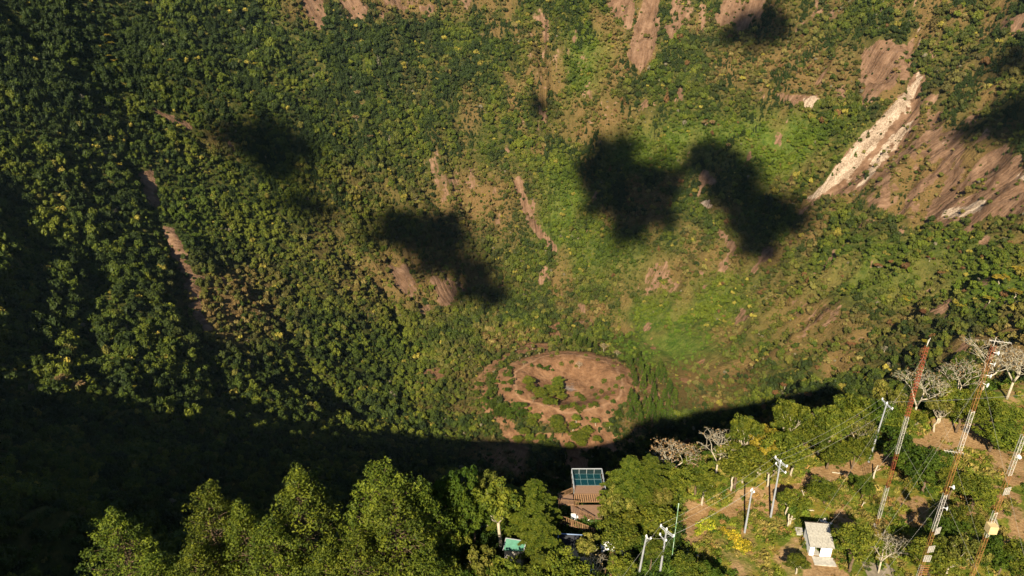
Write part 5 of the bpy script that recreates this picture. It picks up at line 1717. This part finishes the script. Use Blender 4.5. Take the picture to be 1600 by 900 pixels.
def lattice(z0, z1, w, step, r):
    mb = MB(); c = [Vector((w * .577 * math.cos(a), w * .577 * math.sin(a), 0)) for a in (R(90), R(210), R(330))]
    up = Vector((0, 0, 1))
    for k in range(3):
        mb.tube([tuple(c[k] + up * z0), tuple(c[k] + up * z1)], r, 5)
    z = z0; j = 0
    while z < z1 - .05:
        zz = min(z + step, z1)
        for k in range(3):
            a = c[k]; b = c[(k + 1) % 3]
            mb.tube([tuple(a + up * z), tuple(b + up * z)], r * .5, 3, cap=False)
            if j % 2: a, b = b, a
            mb.tube([tuple(a + up * z), tuple(b + up * zz)], r * .5, 3, cap=False)
        z = zz; j += 1
    return mb


def mast(base, H, w, bands, label, tops=(), r=.026, step=.95):
    root = empty('lattice_mast', base, R(15), label, 'lattice mast', 'guyed lattice masts on the rim')
    z = 0
    for h1, m in bands:
        o = lattice(z, h1 - .01, w, step, r).build('mast_section', m, root)
        z = h1
    mb = MB(); mb.box((0, 0, -.1), (1.0, 1.0, .5)); mb.build('mast_footing', M_CONC, root)
    mb = MB(); mb.tube([(0, 0, H), (0, 0, H + 1.1)], .03, 5); mb.build('whip_antenna', M_MW, root)
    return root


def zat(base, py):
    return solve_h(base, 0, py)


# first mast: seen whole
b1 = hit(1369, 822)
H1 = zat(b1, 541)
mast1 = mast(b1, H1, .52, [(zat(b1, 809), M_ORA), (zat(b1, 761), M_MW), (zat(b1, 708), M_RED), (zat(b1, 651), M_MW), (H1, M_RED)],
             'slender red and white banded lattice mast with its foot right of the hut tree')
st = MB()
z = zat(b1, 650)
while z < H1 - .3:                       # step rungs and cable clamps thicken the top section
    st.box((.0, .26, z), (.5, .06, .06)); st.box((.14, -.1, z + .22), (.16, .42, .06)); z += .55
st.build('climbing_rungs', M_RED, mast1)['kind'] = 'stuff'
st = MB(); st.tube([(.1, .1, H1), (.5, .2, H1 + 1.2)], .04, 5); st.build('whip_antenna', M_MW, mast1)
H = CAM_Z - 560


def mast_at(px, py, Y):
    dx, dy, dz = ray(px, py); s = Y / dy
    return Vector((dx * s, Y, float(height(dx * s, Y))))


b2 = mast_at(1435, 900, 69.0)
H2 = zat(b2, 540)
bands = [(zat(b2, y), m) for y, m in ((884, M_MW), (829, M_ORA), (772, M_MW), (704, M_ORA), (642, M_MW), (560, M_ORA), (540, M_RED))]
bands = [q for q in bands if q[0] > 1]
mast2 = mast(b2, H2, .5, bands, 'tallest orange and white lattice mast carrying many small aerials')
b3 = mast_at(1520, 895, 66.0)
H3 = zat(b3, 560)
bands = [(zat(b3, y), m) for y, m in ((838, M_ORA), (800, M_MW), (742, M_ORA), (680, M_MW), (620, M_ORA), (560, M_MW))]
mast3 = mast(b3, H3, .5, [q for q in bands if q[0] > 1], 'orange and white lattice mast at the right edge bearing a tan square box')


def fixture(name, root, z, kind, side=1.0, rz=0.0, label=None):
    mb = MB()
    if kind == 'dish':
        mb.tube([(0, 0, 0), (.10, 0, 0), (.16, 0, 0)], [.10, .26, .30], 10); mb.tube([(-.35, 0, 0), (0, 0, 0)], .03, 5); m = M_INS
    elif kind == 'yagi':
        mb.tube([(-1.1, 0, 0), (1.1, 0, 0)], .03, 5)
        for k in range(7): mb.tube([(-1.0 + k * .33, -.42, 0), (-1.0 + k * .33, .42, 0)], .018, 4)
        m = M_MW
    elif kind == 'grid':
        for k in range(6): mb.box((0, 0, -.5 + k * .2), (.05, .95, .035))
        for k in range(4): mb.box((.03, -.42 + k * .28, 0), (.03, .035, 1.1))
        mb.tube([(-.3, 0, 0), (.0, 0, 0)], .03, 5); m = M_MW
    elif kind == 'rungs':
        for k in range(6): mb.box((0, 0, -.8 + k * .32), (.07, 1.35, .06))
        m = M_ORA
    else:
        mb.box((0, 0, 0), (1.0, 1.0, 1.15)); m = M_BOX
        for k in range(5): mb.box((-.505, -.4 + k * .2, 0), (.03, .16, 1.1)); mb.box((-.4 + k * .2, -.505, 0), (.16, .03, 1.1))
    o = mb.build(name, m, root); o.location = (side * .55 * math.cos(rz), side * .55 * math.sin(rz), z); o.rotation_euler = (0, 0, rz)
    if label: o['label'] = label
    return o


M_BOX = plain('plywood_tan', (.48, .37, .19), .8, .15, 3)
for y, k, rz in ((550, 'dish', -.4), (567, 'dish', -.7), (585, 'dish', -.6), (598, 'dish', -1.0), (533, 'yagi', -.3), (707, 'yagi', 2.9), (760, 'dish', -.2), (792, 'dish', -.5), (825, 'grid', -1.2), (853, 'grid', -1.4), (868, 'grid', -1.6), (886, 'rungs', -1.5)):
    fixture({'dish': 'dish_antenna', 'yagi': 'comb_antenna', 'grid': 'grid_antenna', 'rungs': 'bar_antenna'}[k], mast2, zat(b2, y), k, 1.0, rz - R(15))
o = fixture('equipment_box', mast3, zat(b3, 822), 'box', .6, -1.9, 'tan square box strapped to the mast')
fixture('grid_antenna', mast3, zat(b3, 764), 'grid', .8, -1.6)
fixture('dish_antenna', mast3, zat(b3, 716), 'dish', .9, 0.1)
for root, b, Hh, nm, sets in ((mast1, b1, H1, 'first', ((.95, 16), (.5, 14))), (mast2, b2, H2, 'second', ((.9, 18), (.5, 15)))):
    for fr, rad in sets:
        for a in (R(75), R(200), R(320)):
            x = b.x + rad * math.cos(a); y = b.y + rad * math.sin(a)
            if math.hypot(x - CX, y - CY) < float(rimR(math.atan2(x - CX, CY - y))) : y = b.y + rad * .4 * math.sin(a)
            wire((b.x, b.y, b.z + Hh * fr), (x, y, float(height(x, y))), .1, '%s guy rope of the %s mast, running %s' % ('upper' if fr > .8 else 'lower', 'red and white banded' if nm == 'first' else 'tallest orange and white', 'toward the crater' if a < 2 else 'to the left' if a < 4 else 'to the lower right'),
                 .009, 'guy ropes of the %s mast' % nm, 'guy_rope', 'guy rope')

# ------------------------------------------------------------------ clouds over the camera's shoulder that throw the shade patches
def clouds():
    M, nt, b = new_mat('cloud_white')
    b.inputs['Base Color'].default_value = (.85, .85, .86, 1); b.inputs['Roughness'].default_value = 1
    lw = nt.nodes.new('ShaderNodeLayerWeight'); lw.inputs[0].default_value = .5
    mr = nt.nodes.new('ShaderNodeMapRange'); nt.links.new(lw.outputs['Facing'], mr.inputs[0])
    for i_, v_ in ((1, .0), (2, .9), (3, .44), (4, .0)): mr.inputs[i_].default_value = v_
    nt.links.new(mr.outputs[0], b.inputs['Alpha'])      # vapour thins out towards the rim of every puff
    M2 = M.copy(); [q for q in M2.node_tree.nodes if q.type == 'MAP_RANGE'][0].inputs[3].default_value = .26
    spec = [[(965, 245, 36), (985, 282, 52), (1002, 325, 46), (985, 352, 34), (950, 298, 30), (1030, 300, 30), (1058, 275, 14), (925, 330, 16), (940, 225, 14), (1040, 345, 14)],
            [(1110, 245, 30), (1138, 275, 38), (1163, 308, 42), (1192, 345, 44), (1222, 330, 30), (1182, 380, 28), (1088, 240, 18), (1240, 348, 20), (1075, 262, 14), (1150, 352, 18), (1128, 240, 16), (1205, 398, 14)],
            [(620, 362, 28), (655, 375, 38), (700, 400, 40), (738, 438, 34), (772, 466, 18), (640, 350, 22), (700, 352, 26)],
            [(420, 225, 42), (450, 262, 30), (395, 215, 22), (470, 230, 22)],
            [(1180, 45, 36), (1215, 42, 24), (1145, 58, 18)],
            [(1550, 205, 34), (1590, 180, 40), (1515, 205, 20), (1590, 95, 26)],
            [(842, 166, 15)], [(500, 335, 22), (470, 320, 18)]]
    r = random.Random(4)
    bm0 = bmesh.new(); bmesh.ops.create_icosphere(bm0, subdivisions=2, radius=1); bm0.verts.ensure_lookup_table()
    V = np.array([v.co[:] for v in bm0.verts]); F = [tuple(v.index for v in f.verts) for f in bm0.faces]; bm0.free()
    su = np.array(sun_to)
    for ci, blobs in enumerate(spec):
        mb = MB()
        P0 = None
        for bx, by, br in blobs:
            P = np.array(hit(bx, by)); zc = float(project(*P)[2]); rm = br * zc / FPX
            if P0 is None: P0 = P + su * 4000
            n = 30
            for k in range(n):
                d = np.array([r.gauss(0, 1) for _ in range(3)]); d /= np.linalg.norm(d)
                core = k < 13
                q = d * rm * (.62 if core else .75 + .65 * r.random())
                q = q - su * (q @ su) * .3
                rr = rm * (.42 + .2 * r.random() if core else .25 + .35 * r.random())
                c = P + su * 4000 + q + su * r.uniform(-40, 40)
                W = V * (1 + .18 * np.sin(V * 7 + k).sum(1, keepdims=True) / 3)
                mb.add(W * rr + c - P0, F)
        o = mb.build('cloud', M2 if ci in (3, 6, 7) else M, None, smooth=True); o.location = P0; o['kind'] = 'stuff'
        o['label'] = 'white fair weather cloud above the crater rim'


clouds()


# ------------------------------------------------------------------ air
def haze():
    lo = -700.0
    mb = MB(); mb.box((0, 0, (lo + 790) / 2), (9000, 9000, 790 - lo))
    m = bpy.data.materials.new('haze'); m.use_nodes = True; nt = m.node_tree
    nt.nodes.remove(nt.nodes['Principled BSDF'])
    v = nt.nodes.new('ShaderNodeVolumePrincipled')
    v.inputs['Color'].default_value = (.55, .78, 1.0, 1)
    v.inputs['Density'].default_value = .000009
    v.inputs['Anisotropy'].default_value = .1
    nt.links.new(v.outputs[0], nt.nodes['Material Output'].inputs['Volume'])
    o = mb.build('haze', m); o['kind'] = 'stuff'


haze()
